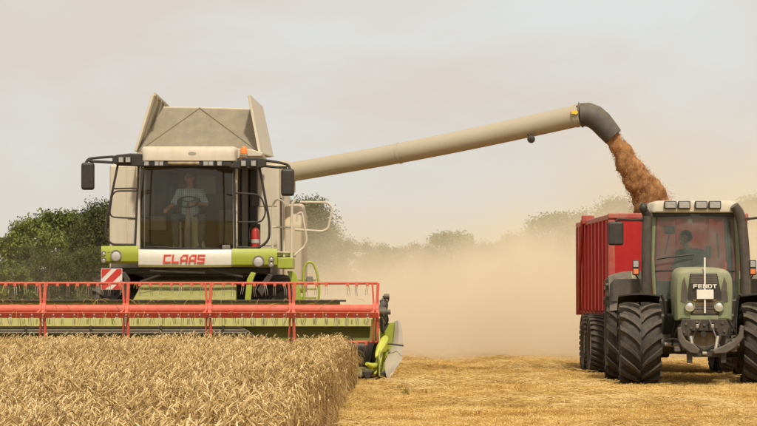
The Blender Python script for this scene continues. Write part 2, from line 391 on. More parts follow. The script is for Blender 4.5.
# ------------------------------------------------------------------ scatter with geometry nodes (for what nobody could count)
def scatter(name, pos, rot, scl, idx, protos, label):
    me = bpy.data.meshes.new(name); me.from_pydata([tuple(p) for p in pos], [], [])
    a = me.attributes.new('rot', 'FLOAT_VECTOR', 'POINT'); a.data.foreach_set('vector', np.asarray(rot, dtype=np.float32).ravel())
    a = me.attributes.new('scl', 'FLOAT', 'POINT'); a.data.foreach_set('value', np.asarray(scl, dtype=np.float32))
    a = me.attributes.new('idx', 'INT', 'POINT'); a.data.foreach_set('value', np.asarray(idx, dtype=np.int32))
    o = bpy.data.objects.new(name, me); COL.objects.link(o); tag(o, label, kind='stuff')
    pc = bpy.data.collections.new(name + '_kinds')
    for q in protos: pc.objects.link(q)
    ng = bpy.data.node_groups.new(name + '_scatter', 'GeometryNodeTree')
    ng.interface.new_socket('Geometry', in_out='INPUT', socket_type='NodeSocketGeometry')
    ng.interface.new_socket('Geometry', in_out='OUTPUT', socket_type='NodeSocketGeometry')
    N, L = ng.nodes, ng.links
    gi, go = N.new('NodeGroupInput'), N.new('NodeGroupOutput')
    ip = N.new('GeometryNodeInstanceOnPoints'); ci = N.new('GeometryNodeCollectionInfo')
    ci.inputs['Collection'].default_value = pc; ci.inputs['Separate Children'].default_value = True; ci.inputs['Reset Children'].default_value = True
    def attr(nm, t):
        q = N.new('GeometryNodeInputNamedAttribute'); q.data_type = t; q.inputs['Name'].default_value = nm; return q.outputs['Attribute']
    er = N.new('FunctionNodeEulerToRotation')
    L.new(attr('rot', 'FLOAT_VECTOR'), er.inputs[0]); L.new(er.outputs[0], ip.inputs['Rotation'])
    L.new(attr('scl', 'FLOAT'), ip.inputs['Scale']); L.new(attr('idx', 'INT'), ip.inputs['Instance Index'])
    ip.inputs['Pick Instance'].default_value = True
    L.new(gi.outputs[0], ip.inputs['Points']); L.new(ci.outputs[0], ip.inputs['Instance']); L.new(ip.outputs[0], go.inputs[0])
    md = o.modifiers.new('scatter', 'NODES'); md.node_group = ng
    return o

STRAW = plant('ripe_straw', [(0.17, 0.088, 0.028), (0.37, 0.225, 0.075), (0.56, 0.38, 0.15)], 0.9, 0.2, var_attr='instance')
EAR = plant('ripe_ear', [(0.42, 0.255, 0.09), (0.70, 0.485, 0.195), (0.88, 0.68, 0.36)], 0.9, 0.15, var_attr='instance')
STUB = plant('cut_stubble', [(0.50, 0.29, 0.075), (0.78, 0.52, 0.155), (0.90, 0.69, 0.30)], 0.7, 0.2, var_attr='instance')

def ribbon(mb, pts, w):
    """thin dry leaf: tapered strip"""
    n = len(pts); vs_, fs = [], []
    for i, p in enumerate(pts):
        p = Vector(p); t = (Vector(pts[min(i + 1, n - 1)]) - Vector(pts[max(i - 1, 0)])).normalized()
        sd = t.cross(Vector((0.3, 0.2, 1))).normalized(); ww = w * (1 - (i / (n - 1)) ** 2) + 0.0005
        vs_ += [p - sd * ww, p + sd * ww]
    for i in range(n - 1): fs.append((2 * i, 2 * i + 1, 2 * i + 3, 2 * i + 2))
    mb.add(vs_, fs)

def wheat_stalk(k):
    rd = random.Random(100 + k)
    h = 0.678 + rd.uniform(-0.05, 0.05); lean = rd.uniform(0.01, 0.07)
    st = MB(); pts = [Vector((lean * (i / 4) ** 2, 0, h * i / 4)) for i in range(5)]
    nod = [2.4, 2.8, 2.0, 3.0, 1.0, 3.2, 2.6, 2.7, 1.6, 0.5][k % 10]      # how far the ear hangs over
    d = (pts[-1] - pts[-2]).normalized(); ang = math.atan2(d.x, d.z); p = pts[-1].copy()
    neck = []
    for i in range(5):
        ang += nod * 0.105; p = p + Vector((math.sin(ang), 0, math.cos(ang))) * 0.0125; neck.append(p.copy())
    st.tube(pts + neck, [0.0030] * 5 + [0.0018] * 5, n=3, cap=False)
    ribbon(st, [pts[2] + Vector((0, 0, 0)), pts[2] + Vector((0.03, 0.06, 0.05)), pts[2] + Vector((0.05, 0.12, 0.0)), pts[2] + Vector((0.05, 0.15, -0.09))], 0.005)
    ribbon(st, [pts[3], pts[3] + Vector((-0.04, -0.05, 0.06)), pts[3] + Vector((-0.09, -0.09, 0.03)), pts[3] + Vector((-0.12, -0.11, -0.05))], 0.0055)
    ear = MB(); ep, er = [], []
    L_ = 0.052 + rd.uniform(-0.010, 0.012); m = 9
    for i in range(m):
        t = i / (m - 1)
        ep.append(p.copy()); er.append((0.0018 + 0.0032 * math.sin(math.pi * min(1, t * 0.85 + 0.12))) * (1.18 if i % 2 else 0.82))
        ang += nod * 0.05; p = p + Vector((math.sin(ang), 0, math.cos(ang))) * (L_ / (m - 1))
    ear.tube(ep, er, n=5)
    ob = bpy.data.objects.new('wheat_kind_%02d' % k, None)
    me_s, me_e = st.mesh('s', STRAW), ear.mesh('e', EAR)
    bm = bmesh.new(); bm.from_mesh(me_s); n0 = len(bm.faces); bm.from_mesh(me_e); bm.faces.ensure_lookup_table()
    for i in range(n0, len(bm.faces)): bm.faces[i].material_index = 1
    me = bpy.data.meshes.new('wheat_kind_%02d' % k); bm.to_mesh(me); bm.free(); me.materials.append(STRAW); me.materials.append(EAR)
    bpy.data.objects.remove(ob)
    return bpy.data.objects.new('wheat_kind_%02d' % k, me)

WHEAT_EDGE = -0.33
def wheat_field():
    pos, rot, scl, idx = [], [], [], []
    y = 12.0; Y1 = 48.55
    N = 0
    strips = np.arange(12.0, Y1, 0.5)
    for y0 in strips:
        xl = -(0.137 * y0 + 2.0); xr = WHEAT_EDGE - 0.13 * min(1.0, max(0.0, (46.0 - y0) / 13.0))
        dens = 680 if y0 > 22 else 720
        n = int((xr - xl) * 0.5 * dens)
        xs = rng.uniform(xl, xr, n); ys = rng.uniform(y0, min(y0 + 0.5, Y1), n)
        for x_, y_ in zip(xs, ys):
            e = 0.20 * mnoise.noise(Vector((y_ * 0.9, 3.1, 0))) + random.gauss(0, 0.035)
            if x_ > xr - 0.06 + e: continue
            h = 1.0 + 0.10 * mnoise.noise(Vector((x_ * 1.1, y_ * 0.45, 1.7))) + 0.04 * mnoise.noise(Vector((x_ * 3, y_ * 3, 5.0)))
            h -= 0.16 * math.exp(-((x_ + 1.45) / 0.40) ** 2) * min(1, max(0, (y_ - 43.0) / 4.0))
            h += 0.045 * math.exp(-((x_ + 0.75) / 0.35) ** 2)
            wind = 0.9 + 1.6 * mnoise.noise(Vector((x_ * 0.8, y_ * 0.35, 9.0)))
            tilt = abs(random.gauss(0.0, 0.10))
            edge = max(0.0, 1 - (xr - x_) / 0.45)
            rz = wind + random.gauss(0, 1.1)
            if edge > 0.25 and math.cos(rz) > 0.0: rz = math.pi - rz              # few ears hang out over the cut edge
            if edge > 0: h *= 1 - 0.42 * edge * random.random()
            pos.append((x_, y_, 0.0)); rot.append((random.gauss(0, 0.06), tilt * 0.6 + edge * random.uniform(-0.02, 0.12) * math.cos(rz), rz))
            scl.append(h * (random.uniform(0.86, 1.04) if random.random() < 0.93 else random.uniform(1.04, 1.10))); idx.append(random.randrange(10))
    print('wheat stalks', len(pos))
    return scatter('wheat_field', pos, rot, scl, idx, [wheat_stalk(k) for k in range(10)], 'standing ripe golden wheat in front of the harvester')
wheat_field()

def stubble_tuft(k):
    rd = random.Random(300 + k); mb = MB()
    for i in range(7):
        a, b = rd.uniform(-0.13, 0.13), rd.uniform(-0.05, 0.05); h = rd.uniform(0.04, 0.09); t = rd.uniform(-0.035, 0.035)
        mb.tube([(a, b, 0), (a + t, b + rd.uniform(-0.03, 0.03), h)], [0.0042, 0.0036], n=3, cap=True)
    for i in range(5):
        a, b, an = rd.uniform(-0.14, 0.14), rd.uniform(-0.14, 0.14), rd.uniform(0, 6.3); l = rd.uniform(0.08, 0.22); z = rd.uniform(0.012, 0.06)
        dx, dy = math.cos(an) * l / 2, math.sin(an) * l / 2
        mb.tube([(a - dx, b - dy, z), (a, b, z + 0.012), (a + dx, b + dy, z + rd.uniform(-0.02, 0.04))], 0.0036, n=3)
    for i in range(2):
        a, b, an = rd.uniform(-0.12, 0.12), rd.uniform(-0.12, 0.12), rd.uniform(0, 6.3)
        dx, dy = math.cos(an) * 0.06, math.sin(an) * 0.06
        ribbon(mb, [(a, b, 0.03), (a + dx, b + dy, 0.06), (a + 2 * dx, b + 2 * dy, 0.035)], 0.007)
    return bpy.data.objects.new('stubble_kind_%02d' % k, mb.mesh('stubble_kind_%02d' % k, STUB))
def stubble_field():
    pos, rot, scl, idx = [], [], [], []
    for y0 in np.arange(24, 92, 1.0):
        xl = WHEAT_EDGE - 0.20 if y0 < 50 else -8.0; xr = 0.145 * y0 + 2.0
        dens = 70 if y0 < 50 else (48 if y0 < 64 else 22)
        n = int((xr - xl) * dens)
        xs = rng.uniform(xl, xr, n); ys = rng.uniform(y0, y0 + 1, n)
        for x_, y_ in zip(xs, ys):
            x_ = round(x_ / 0.14) * 0.14 + random.gauss(0, 0.035)          # drilled rows
            q = mnoise.noise(Vector((x_ * 0.7, y_ * 0.4, 2.0)))
            if mnoise.noise(Vector((x_ * 1.6, y_ * 0.5, 7.0))) < -0.30 and random.random() < 0.75: continue      # thin patches, soil shows
            pos.append((x_, y_, 0)); rot.append((0, 0, random.choice([0, math.pi]) + random.gauss(0, 0.5)))
            scl.append(0.78 + 0.25 * q + random.uniform(-0.15, 0.15)); idx.append(random.randrange(8))
    print('stubble', len(pos))
    return scatter('stubble', pos, rot, scl, idx, [stubble_tuft(k) for k in range(8)], 'short cut golden stubble with loose straw')
stubble_field()

STRAWL = plant('loose_straw', [(0.52, 0.32, 0.09), (0.78, 0.54, 0.18), (0.90, 0.70, 0.34)], 0.5, 0.2, var_attr='instance')
def straw_kind(k):
    rd = random.Random(700 + k); mb = MB()
    for i in range(16):
        a, b, an = rd.gauss(0, 0.13), rd.gauss(0, 0.13), rd.uniform(0, 6.3); l = rd.uniform(0.10, 0.34); z = rd.uniform(0.05, 0.12)
        dx, dy = math.cos(an) * l / 2, math.sin(an) * l / 2
        mb.tube([(a - dx, b - dy, z), (a, b, z + rd.uniform(0, 0.03)), (a + dx, b + dy, z + rd.uniform(-0.04, 0.04))], 0.0038, n=3)
    return bpy.data.objects.new('straw_kind_%02d' % k, mb.mesh('straw_kind_%02d' % k, STRAWL))
pos, rot, scl, idx = [], [], [], []
for i in range(9000):
    y_ = random.uniform(26, 64); x_ = random.uniform(-0.3, 0.145 * y_ + 2)
    if mnoise.noise(Vector((x_ * 0.5, y_ * 0.22, 4.0))) + random.gauss(0, 0.16) < 0.30: continue
    pos.append((x_, y_, 0)); rot.append((0, 0, random.uniform(0, 6.3))); scl.append(random.uniform(0.6, 1.1)); idx.append(random.randrange(5))
scatter('loose_straw', pos, rot, scl, idx, [straw_kind(k) for k in range(5)], 'loose pale straw lying in patches on the cut stubble')

WEED = plant('green_weed', [(0.22, 0.20, 0.05), (0.36, 0.30, 0.09), (0.55, 0.40, 0.14)], 2.0, 0.3, var_attr='instance')
def weed_kind(k):
    rd = random.Random(500 + k); mb = MB()
    for i in range(14):
        an = rd.uniform(0, 6.3); l = rd.uniform(0.12, 0.30); s = rd.uniform(0.25, 0.8)
        dx, dy = math.cos(an) * l * s, math.sin(an) * l * s; h = l * rd.uniform(0.6, 1)
        ribbon(mb, [(0, 0, 0), (dx * 0.4, dy * 0.4, h * 0.7), (dx, dy, h)], 0.007)
    return bpy.data.objects.new('weed_kind_%02d' % k, mb.mesh('weed_kind_%02d' % k, WEED))
pos, rot, scl, idx = [], [], [], []
for i in range(60):
    y_ = random.uniform(42, 50); x_ = 0.30 + abs(random.gauss(0, 0.30))
    pos.append((x_, y_, 0)); rot.append((0, 0, random.uniform(0, 6.3))); scl.append(random.uniform(0.25, 0.6)); idx.append(random.randrange(5))
scatter('weeds', pos, rot, scl, idx, [weed_kind(k) for k in range(5)], 'sparse green weeds and dry grass in the stubble beside the wheat')

# ------------------------------------------------------------------ wheels
LUGS = {}
def lug_mesh(key, Rr, W, side, h, sweep, th, mat):
    k = (key, side)
    if k in LUGS: return LUGS[k]
    mb = MB(); n = 5; ring = []
    for i in range(n + 1):
        t = i / n; x = side * (0.02 * W + t * 0.50 * W); a = sweep * (t ** 0.75)
        rr = Rr - (0.05 * Rr * max(0, t - 0.7) / 0.3) ; w = th * (0.8 + 0.5 * t)
        lo, hi = rr - 0.03, rr + h
        q = []
        for (da, r_) in ((-w, lo), (-w * 0.72, hi), (w * 0.72, hi), (w, lo)):
            aa = a + da / Rr; q.append((x, -math.cos(aa) * r_, math.sin(aa) * r_))
        ring.append(q)
    vs_ = [p for q in ring for p in q]; fs = [(0, 1, 2, 3), tuple(4 * n + c for c in (3, 2, 1, 0))]
    for i in range(n):
        for c in range(3):
            fs.append((4 * i + c, 4 * i + c + 1, 4 * i + 4 + c + 1, 4 * i + 4 + c))
        fs.append((4 * i + 3, 4 * i, 4 * i + 4, 4 * i + 7))
    mb.add(vs_, fs); LUGS[k] = mb.mesh('lug', mat); return LUGS[k]
TYRES = {}
def wheel(parent, c, Rr, W, rim_r, key, nl=20, h=0.045, sweep=0.5, th=0.032, outer=-1, rim_mat=RIMRED, lugs=True, name='wheel'):
    w = empty(name, c, parent=parent)
    if key not in TYRES:
        hw = W / 2; rt = Rr - h
        prof = [(-hw * 0.78, rim_r), (-hw * 0.98, rim_r + (rt - rim_r) * 0.3), (-hw * 1.0, rim_r + (rt - rim_r) * 0.62), (-hw * 0.93, rt - 0.045), (-hw * 0.80, rt - 0.012), (-hw * 0.4, rt),
                (hw * 0.4, rt), (hw * 0.80, rt - 0.012), (hw * 0.93, rt - 0.045), (hw * 1.0, rim_r + (rt - rim_r) * 0.62), (hw * 0.98, rim_r + (rt - rim_r) * 0.3), (hw * 0.78, rim_r)]
        t = MB(); t.lathe(prof, (0, 0, 0), 'x', 48, closed=True)
        TYRES[key] = t.mesh('tyre', TYRE)
        m = MB(); s = -1
        m.lathe([(s * hw * 0.80, rim_r + 0.004), (s * hw * 0.80, rim_r - 0.03), (s * hw * 0.25, rim_r - 0.07), (s * hw * 0.18, rim_r * 0.42), (s * hw * 0.42, rim_r * 0.36), (s * hw * 0.42, 0.03),
                 (-s * hw * 0.1, 0.03), (-s * hw * 0.1, rim_r - 0.08), (-s * hw * 0.79, rim_r - 0.03), (-s * hw * 0.79, rim_r + 0.004)], (0, 0, 0), 'x', 32, closed=True)
        TYRES[key + 'rim'] = m.mesh('rim', rim_mat)
    inst('tyre', TYRES[key], w); inst('rim', TYRES[key + 'rim'], w, rot=(0, 0, 0 if outer < 0 else math.pi))
    if lugs:
        for i in range(nl):
            for sd in (-1, 1):
                a = 2 * math.pi * (i + (0.5 if sd > 0 else 0)) / nl
                inst('lug', lug_mesh(key, Rr - h, W, sd, h, sweep, th, LUGM), w, rot=(-a, 0, 0))
    return w

# ------------------------------------------------------------------ block lettering
def letter_polys(ch):
    """outline polygons on a unit box 0..1, stroke about 0.24; each list element is one polygon"""
    s, t = 0.25, 0.21
    return {
        'C': [[(0, 0), (1, 0), (1, t), (s, t), (s, 1 - t), (1, 1 - t), (1, 1), (0, 1)]],
        'L': [[(0, 0), (0.95, 0), (0.95, t), (s, t), (s, 1), (0, 1)]],
        'A': [[(0, 0), (s, 0), (s, 1 - t), (1 - s, 1 - t), (1 - s, 0), (1, 0), (1, 1), (0.34, 1), (0, 0.66)], [(s, 0.28), (1 - s, 0.28), (1 - s, 0.44), (s, 0.44)]],
        'S': [[(0, 0), (1, 0), (1, 0.6), (s, 0.6), (s, 1 - t), (1, 1 - t), (1, 1), (0, 1), (0, 0.4), (1 - s, 0.4), (1 - s, t), (0, t)]],
        'F': [[(0, 0), (s, 0), (s, 0.38), (0.85, 0.38), (0.85, 0.6), (s, 0.6), (s, 1 - t), (1, 1 - t), (1, 1), (0, 1)]],
        'E': [[(0, 0), (1, 0), (1, t), (s, t), (s, 0.4), (0.9, 0.4), (0.9, 0.6), (s, 0.6), (s, 1 - t), (1, 1 - t), (1, 1), (0, 1)]],
        'N': [[(0, 0), (s, 0), (s, 0.62), (1 - s, 0), (1, 0), (1, 1), (1 - s, 1), (1 - s, 0.38), (s, 1), (0, 1)]],
        'D': [[(0, 0), (0.78, 0), (1, 0.22), (1, 0.78), (0.78, 1), (0, 1), (0, 1 - t), (0.66, 1 - t), (1 - s, 0.70), (1 - s, 0.30), (0.66, t), (0, t)], [(0, t), (s, t), (s, 1 - t), (0, 1 - t)]],
        'T': [[(0.37, 0), (0.63, 0), (0.63, 1 - t), (1, 1 - t), (1, 1), (0, 1), (0, 1 - t), (0.37, 1 - t)]],
    }[ch]
def lettering(text, x0, x1, z0, z1, yf, mat, parent, shear=0.0, gap=0.16, th=0.008):
    n = len(text); cw = (x1 - x0) / (n + gap * (n - 1)); h = z1 - z0
    for i, ch in enumerate(text):
        ox = x0 + i * cw * (1 + gap); mb = MB()
        for poly in letter_polys(ch):
            pp = [(ox + a * cw + b * h * shear, z0 + b * h) for a, b in poly]
            y0 = yf(ox + cw / 2) if callable(yf) else yf
            mb.prism(pp, 'y', y0 - th, y0 + 0.004)
        mb.build('letter', mat, parent)

# ------------------------------------------------------------------ people
def remeshed(mb, name, mat, parent, vox=0.012):
    o = mb.build(name, mat, parent)
    md = o.modifiers.new('union', 'REMESH'); md.mode = 'VOXEL'; md.voxel_size = vox; md.use_smooth_shade = True
    sm = o.modifiers.new('soft', 'SMOOTH'); sm.factor = 0.5; sm.iterations = 3
    return o
def limb(mb, pts, rs, n=10):
    mb.tube(pts, rs, n=n)
    for p, r in zip(pts, rs): mb.ball(p, r * 1.0, n=n, m=6)
def hand(mb, wrist, d, side, up, curl):
    """palm and five fingers; d = direction of hand, side = towards the thumb, up = back of hand"""
    wrist, d, side, up = Vector(wrist), Vector(d).normalized(), Vector(side).normalized(), Vector(up).normalized()
    for q in (-0.028, -0.010, 0.010, 0.028):
        limb(mb, [wrist + side * q * 0.7, wrist + d * 0.085 + side * q], [0.014, 0.013], 6)
    for q, l in ((0.033, 0.075), (0.011, 0.085), (-0.011, 0.078), (-0.032, 0.06)):
        b = wrist + d * 0.088 + side * q; m1 = b + (d * math.cos(curl * 0.5) - up * math.sin(curl * 0.5)) * l * 0.5
        e = m1 + (d * math.cos(curl * 1.5) - up * math.sin(curl * 1.5)) * l * 0.5
        limb(mb, [b, m1, e], [0.0105, 0.0095, 0.008], 6)
    b = wrist + d * 0.03 + side * 0.03; m1 = b + (d * 0.6 + side * 0.8).normalized() * 0.035; limb(mb, [b, m1, m1 + (d - up * curl * 0.5).normalized() * 0.03], [0.014, 0.0115, 0.009], 6)
def head(mb, hairmb, c, face, s=1.0):
    """c: centre of the skull, face: unit direction the nose points"""
    c = Vector(c); f = Vector(face).normalized(); sd = f.cross(Vector((0, 0, 1))).normalized(); up = sd.cross(f).normalized()
    def P(a, b, d_): return c + (sd * a + f * b + up * d_) * s
    def B(m_, a, b, d_, r): m_.ball(P(a, b, d_), r * s, n=12, m=8)
    B(mb, 0, -0.012, 0.02, 0.088); B(mb, 0, -0.03, 0.03, 0.088); B(mb, 0, 0.012, -0.02, 0.074); B(mb, 0, 0.03, -0.075, 0.046); B(mb, 0, 0.055, -0.093, 0.026)
    B(mb, 0.035, 0.055, -0.025, 0.030); B(mb, -0.035, 0.055, -0.025, 0.030)            # cheeks
    B(mb, 0.032, 0.070, 0.022, 0.020); B(mb, -0.032, 0.070, 0.022, 0.020)              # brow over the eyes
    limb(mb, [P(0, 0.078, 0.01), P(0, 0.098, -0.022), P(0, 0.106, -0.036)], [0.010 * s, 0.013 * s, 0.016 * s], 8)     # nose
    B(mb, 0.018, 0.078, -0.070, 0.012); B(mb, -0.018, 0.078, -0.070, 0.012); B(mb, 0, 0.083, -0.069, 0.012)            # lips
    for q in (-1, 1):
        B(mb, q * 0.083, -0.005, -0.008, 0.019); B(mb, q * 0.085, -0.010, 0.012, 0.018)                                 # ears
    if hairmb:
        B(hairmb, 0, -0.030, 0.036, 0.090); B(hairmb, 0, -0.045, 0.010, 0.082); B(hairmb, 0, 0.004, 0.050, 0.076)
        for q in (-1, 1): B(hairmb, q * 0.055, -0.03, 0.005, 0.045)

# ------------------------------------------------------------------ combine harvester
C = Frame(-3.5, 51.5)
comb = empty('combine_harvester', (C.x0, C.y0, 0))
tag(comb, 'cream and lime green combine harvester with red reel cutting the standing wheat', 'harvester')

# hull behind the cab
b = MB(); b.box(-1.62, 1.62, 1.75, 7.0, 1.15, 4.0); hull = b.build('body', CREAM, comb, 0.05)
for (x0, x1, z0, z1) in ((-1.575, -1.30, 2.45, 3.95), (-1.27, -0.97, 2.95, 3.95), (-1.27, -0.97, 2.45, 2.92), (1.05, 1.57, 3.2, 3.95), (1.05, 1.57, 2.45, 3.17)):
    MB().box(x0, x1, 1.735, 1.752, z0, z1).build('panel', CREAM, hull, 0.006)
for (y0, y1) in ((1.9, 3.4), (3.45, 5.1), (5.15, 6.9)):
    MB().box(1.62, 1.65, y0, y1, 1.6, 3.95).build('side_panel', CREAM, hull, 0.02)
q = MB().prism([(2.6, 1.55), (6.8, 1.55), (6.8, 3.2), (5.0, 3.35), (3.2, 3.25), (2.7, 2.9)], 'x', 1.652, 2.02); q.build('side_cover', CREAM_D, comb, 0.08)
MB().box(-1.45, 1.45, 6.9, 8.6, 1.3, 3.4).build('straw_hood', CREAM_D, comb, 0.15)
MB().box(-1.25, 1.25, 0.4, 6.5, 0.75, 1.15).build('chassis', BLACKM, comb, 0.03)

# grain tank extension
MB().box(-1.04, 1.25, 1.08, 4.55, 3.9, 4.19).build('tank_base', CREAM_D, comb, 0.01)
def slab(pts, th):      # four corners, thickened
    return MB().sheet([[pts[0], pts[1]], [pts[3], pts[2]]], th)
fl = slab([C.p(135, 151, 52.5), C.p(152.5, 94, 52.5), C.p(166.5, 107, 56.0), C.p(150, 160, 56.0)], 0.05); flo = fl.build('tank_flap', CREAM, comb, 0.01)
flo['label'] = 'flap with its ribbed inner face showing'
for k in range(4):
    t = 0.12 + k * 0.25; a = Vector(C.p(135, 151, 52.5)).lerp(Vector(C.p(150, 160, 56.0)), t); c2 = Vector(C.p(152.5, 94, 52.5)).lerp(Vector(C.p(166.5, 107, 56.0)), t)
    off = Vector((0.05, 0, 0.0)); MB().tube([a + off, c2 + off - Vector((0, 0, 0.02))], 0.03, n=4).build('flap_rib', CREAM_D, flo)
top = MB().tube([Vector(C.p(152.5, 94, 52.5)) + Vector((0.03, 0.02, 0)), Vector(C.p(166.5, 107, 56.0)) + Vector((0.03, 0, 0))], 0.035, n=6); top.build('flap_edge', CREAM_D, flo)
fr = slab([C.p(248.5, 94.5, 52.5), C.p(259.5, 153, 52.5), C.p(272.5, 157, 56.0), C.p(261.5, 106.5, 56.0)], 0.05); fr.build('tank_flap', CREAM, comb, 0.01)
# folded front cover of the tank: three tilted sheets with raised creases
BL, BR, BM = C.p(137, 152, 52.62), C.p(260, 153, 52.62), C.p(199, 152, 52.75)
TL, TR, TM = C.p(163, 107.5, 53.5), C.p(253, 109.5, 53.5), C.p(199.5, 108, 53.62)
def tri(a, b_, c_, th):
    a, b_, c_ = Vector(a), Vector(b_), Vector(c_); n = (b_ - a).cross(c_ - a).normalized() * th * 0.5; m = MB()
    m.add([a + n, b_ + n, c_ + n, a - n, b_ - n, c_ - n], [(0, 1, 2), (5, 4, 3), (0, 3, 4, 1), (1, 4, 5, 2), (2, 5, 3, 0)]); return m
def mid(a, b_, t): return tuple(Vector(a).lerp(Vector(b_), t))
tri(BL, TM, TL, 0.02).build('tank_sheet', TANKP, comb); tri(TM, BR, TR, 0.02).build('tank_sheet', TANKP, comb)
tri(BL, BM, TM, 0.02).build('tank_sheet', TANKP, comb); tri(BM, BR, TM, 0.02).build('tank_sheet', TANKP, comb)
def shift(p, d): return tuple(Vector(p) + Vector(d))
for a, b_ in ((BL, TM), (TM, BR)):
    MB().tube([shift(a, (0, -0.02, 0.005)), shift(b_, (0, -0.02, 0.005))], 0.013, n=6).build('crease', TANKP, comb)
MB().tube([shift(TL, (0, 0, 0.0)), shift(TM, (0, 0, 0.0)), shift(TR, (0, 0, 0.0))], 0.022, n=6).build('tank_rim', CREAM, comb)
b = MB(); b.sheet([[C.p(150, 160, 56.02), C.p(271, 157, 56.02)], [C.p(166, 112, 56.3), C.p(262, 112, 56.3)]], 0.03); b.build('tank_back', TANKP, comb)

# cab shell
XL, XR = C.x(139, 51.5), C.x(234.5, 51.5); ZB, ZT = C.z(249, 51.5), C.z(163, 51.5)
cab = MB().box(XL - 0.03, XR + 0.03, -0.12, 1.6, ZB - 0.06, ZB - 0.01).build('cab_floor', INTER, comb)
MB().box(XL - 0.02, XR + 0.02, 1.55, 1.62, ZB - 0.01, ZT).build('cab_back_wall', INTER, comb)
MB().box(XL + 0.95, XL + 1.32, 1.535, 1.549, ZT - 0.52, ZT - 0.18).build('rear_window', SEATG, comb)
MB().box(XL + 0.15, XL + 0.60, 1.535, 1.549, ZB + 0.5, ZT - 0.1).build('rear_panel', SEATM, comb)
for x_, s in ((XL, -1), (XR, 1)):
    o = MB(); o.box(x_ - 0.035 + (0.0 if s > 0 else -0.02), x_ + 0.035 + (0.02 if s > 0 else 0.0), -0.04, 0.06, ZB - 0.02, ZT + 0.02); o.build('cab_pillar', CREAM, comb, 0.015)
    o = MB(); o.box(x_ + s * 0.02, x_ + s * 0.05, 0.9, 0.98, ZB, ZT); o.build('cab_pillar', BLACK, comb)
    MB().box(x_ + s * 0.030, x_ + s * 0.038, 0.07, 1.5, ZB + 0.02, ZT - 0.02).build('side_window', GLASS_S, comb)
MB().box(XR + 0.20, XR + 0.36, 1.45, 1.72, ZB - 0.1, ZT + 0.05).build('rear_pillar', BLACK, comb, 0.03)
MB().box(XR + 0.05, XR + 0.19, 1.50, 1.70, ZB - 0.1, ZT + 0.05).build('door_panel', GREYP, comb, 0.02)
# curved windscreen
rows = []
for i in range(6):
    z = ZB + 0.015 + (ZT - 0.015 - ZB) * i / 5; row = []
    for j in range(13):
        t = j / 12 * 2 - 1; row.append((XL + 0.03 + (XR - XL - 0.06) * j / 12, -0.05 - 0.24 * (1 - t * t) - 0.03 * math.sin(i / 5 * math.pi), z))
    rows.append(row)
MB().sheet(rows, 0.008).build('windscreen', GLASS_C, comb)
gr = [r[0] for r in (rows[0],)]
MB().tube([(p[0], p[1] - 0.005, p[2] - 0.012) for p in rows[0]], 0.018, n=6).build('windscreen_seal', BLACK, comb)
# wiper and small rotary lamp at the foot of the glass
MB().tube(C.pts([(188, 248.6, 51.1), (163, 247, 51.13), (143, 246.5, 51.25)]), 0.010, n=5).build('wiper', BLACK, comb)
MB().box(C.x(222, 51.2), C.x(230, 51.2), -0.25, -0.16, ZB - 0.01, ZB + 0.07).build('screen_box', GREYP, comb, 0.01)

# roof, with overhanging lamp strip
def roof_section(y, z0, z1, xl, xr, r=0.08):
    pts = []
    for (cx, cz, a0) in ((xr - r, z1 - r, 0), (xl + r, z1 - r, 90)):
        for k in range(5):
            a = R(a0 + 22.5 * k); pts.append((cx + r * math.cos(a), y, cz + r * math.sin(a)))
    return [(xr, y, z0)] + pts + [(xl, y, z0)]
secs = []
rl, rr = C.x(141.5, 51.2), C.x(237, 51.2)
zt, zb = C.z(146.5, 51.2), C.z(161.5, 51.2)
for y, dz, ins in ((-0.52, -0.10, 0.10), (-0.48, -0.03, 0.04), (-0.38, 0.0, 0.0), (0.6, 0.03, 0.0), (1.6, 0.02, 0.02)):
    secs.append(roof_section(y, zb, zt + dz, rl + ins, rr - ins))
mb = MB(); n = len(secs[0]); vs_ = [p for s in secs for p in s]
fs = [(i * n + k, i * n + (k + 1) % n, (i + 1) * n + (k + 1) % n, (i + 1) * n + k) for i in range(len(secs) - 1) for k in range(n)] + [tuple(range(n)), tuple(range((len(secs) - 1) * n, len(secs) * n))[::-1]]
mb.add(vs_, fs); roof = mb.build('cab_roof', CREAM, comb, 0.015)
bd = MB(); bd.lathe([(-0.006, 0.001), (-0.006, 0.07), (0.004, 0.075)], (0, 0, 0), 'y', 24)
inst('badge', bd.mesh('badge', GREYM), roof, C.p(192, 153.5, 51.0), (0, 0, 0), (1.0, 1, 0.42)).location.y = -0.519
# right-hand shoulder of the roof
q = MB().prism(C.poly([(237.3, 148.5), (252, 149.5), (263, 153), (262, 156), (240, 157), (226, 163), (237.3, 163)][:1] + [(252, 149.5), (263, 153), (262, 156.5), (243, 157), (237.3, 159.5)], 51.25), 'y', -0.35, 1.5); q.build('roof_shoulder', CREAM, comb, 0.02)
strip = MB().box(C.x(141, 51.1), C.x(232, 51.1), -0.50, 0.2, C.z(166.5, 51.1), zb - 0.003).build('lamp_strip', BLACK, comb, 0.015)
def lamp_box(u0, u1, v0, v1, d, parent, n=1, mat=LENS):
    x0, x1, z0, z1 = C.x(u0, d), C.x(u1, d), C.z(v1, d), C.z(v0, d); yy = C.y(d)
    h = MB().box(x0 - 0.012, x1 + 0.012, yy - 0.05, yy + 0.03, z0 - 0.012, z1 + 0.012).build('work_lamp', BLACK, parent, 0.008)
    w = (x1 - x0) / n
    for k in range(n):
        m = MB(); m.box(x0 + k * w + 0.006, x0 + (k + 1) * w - 0.006, yy - 0.062, yy - 0.048, z0, z1); m.build('lens', mat, h if parent is comb else parent, 0.004)
for u0, u1, n in ((144, 149, 1), (154.5, 163.5, 2), (203, 213.5, 2), (217, 222, 1)):
    lamp_box(u0, u1, 161.8, 165.6, 51.0, comb, n)
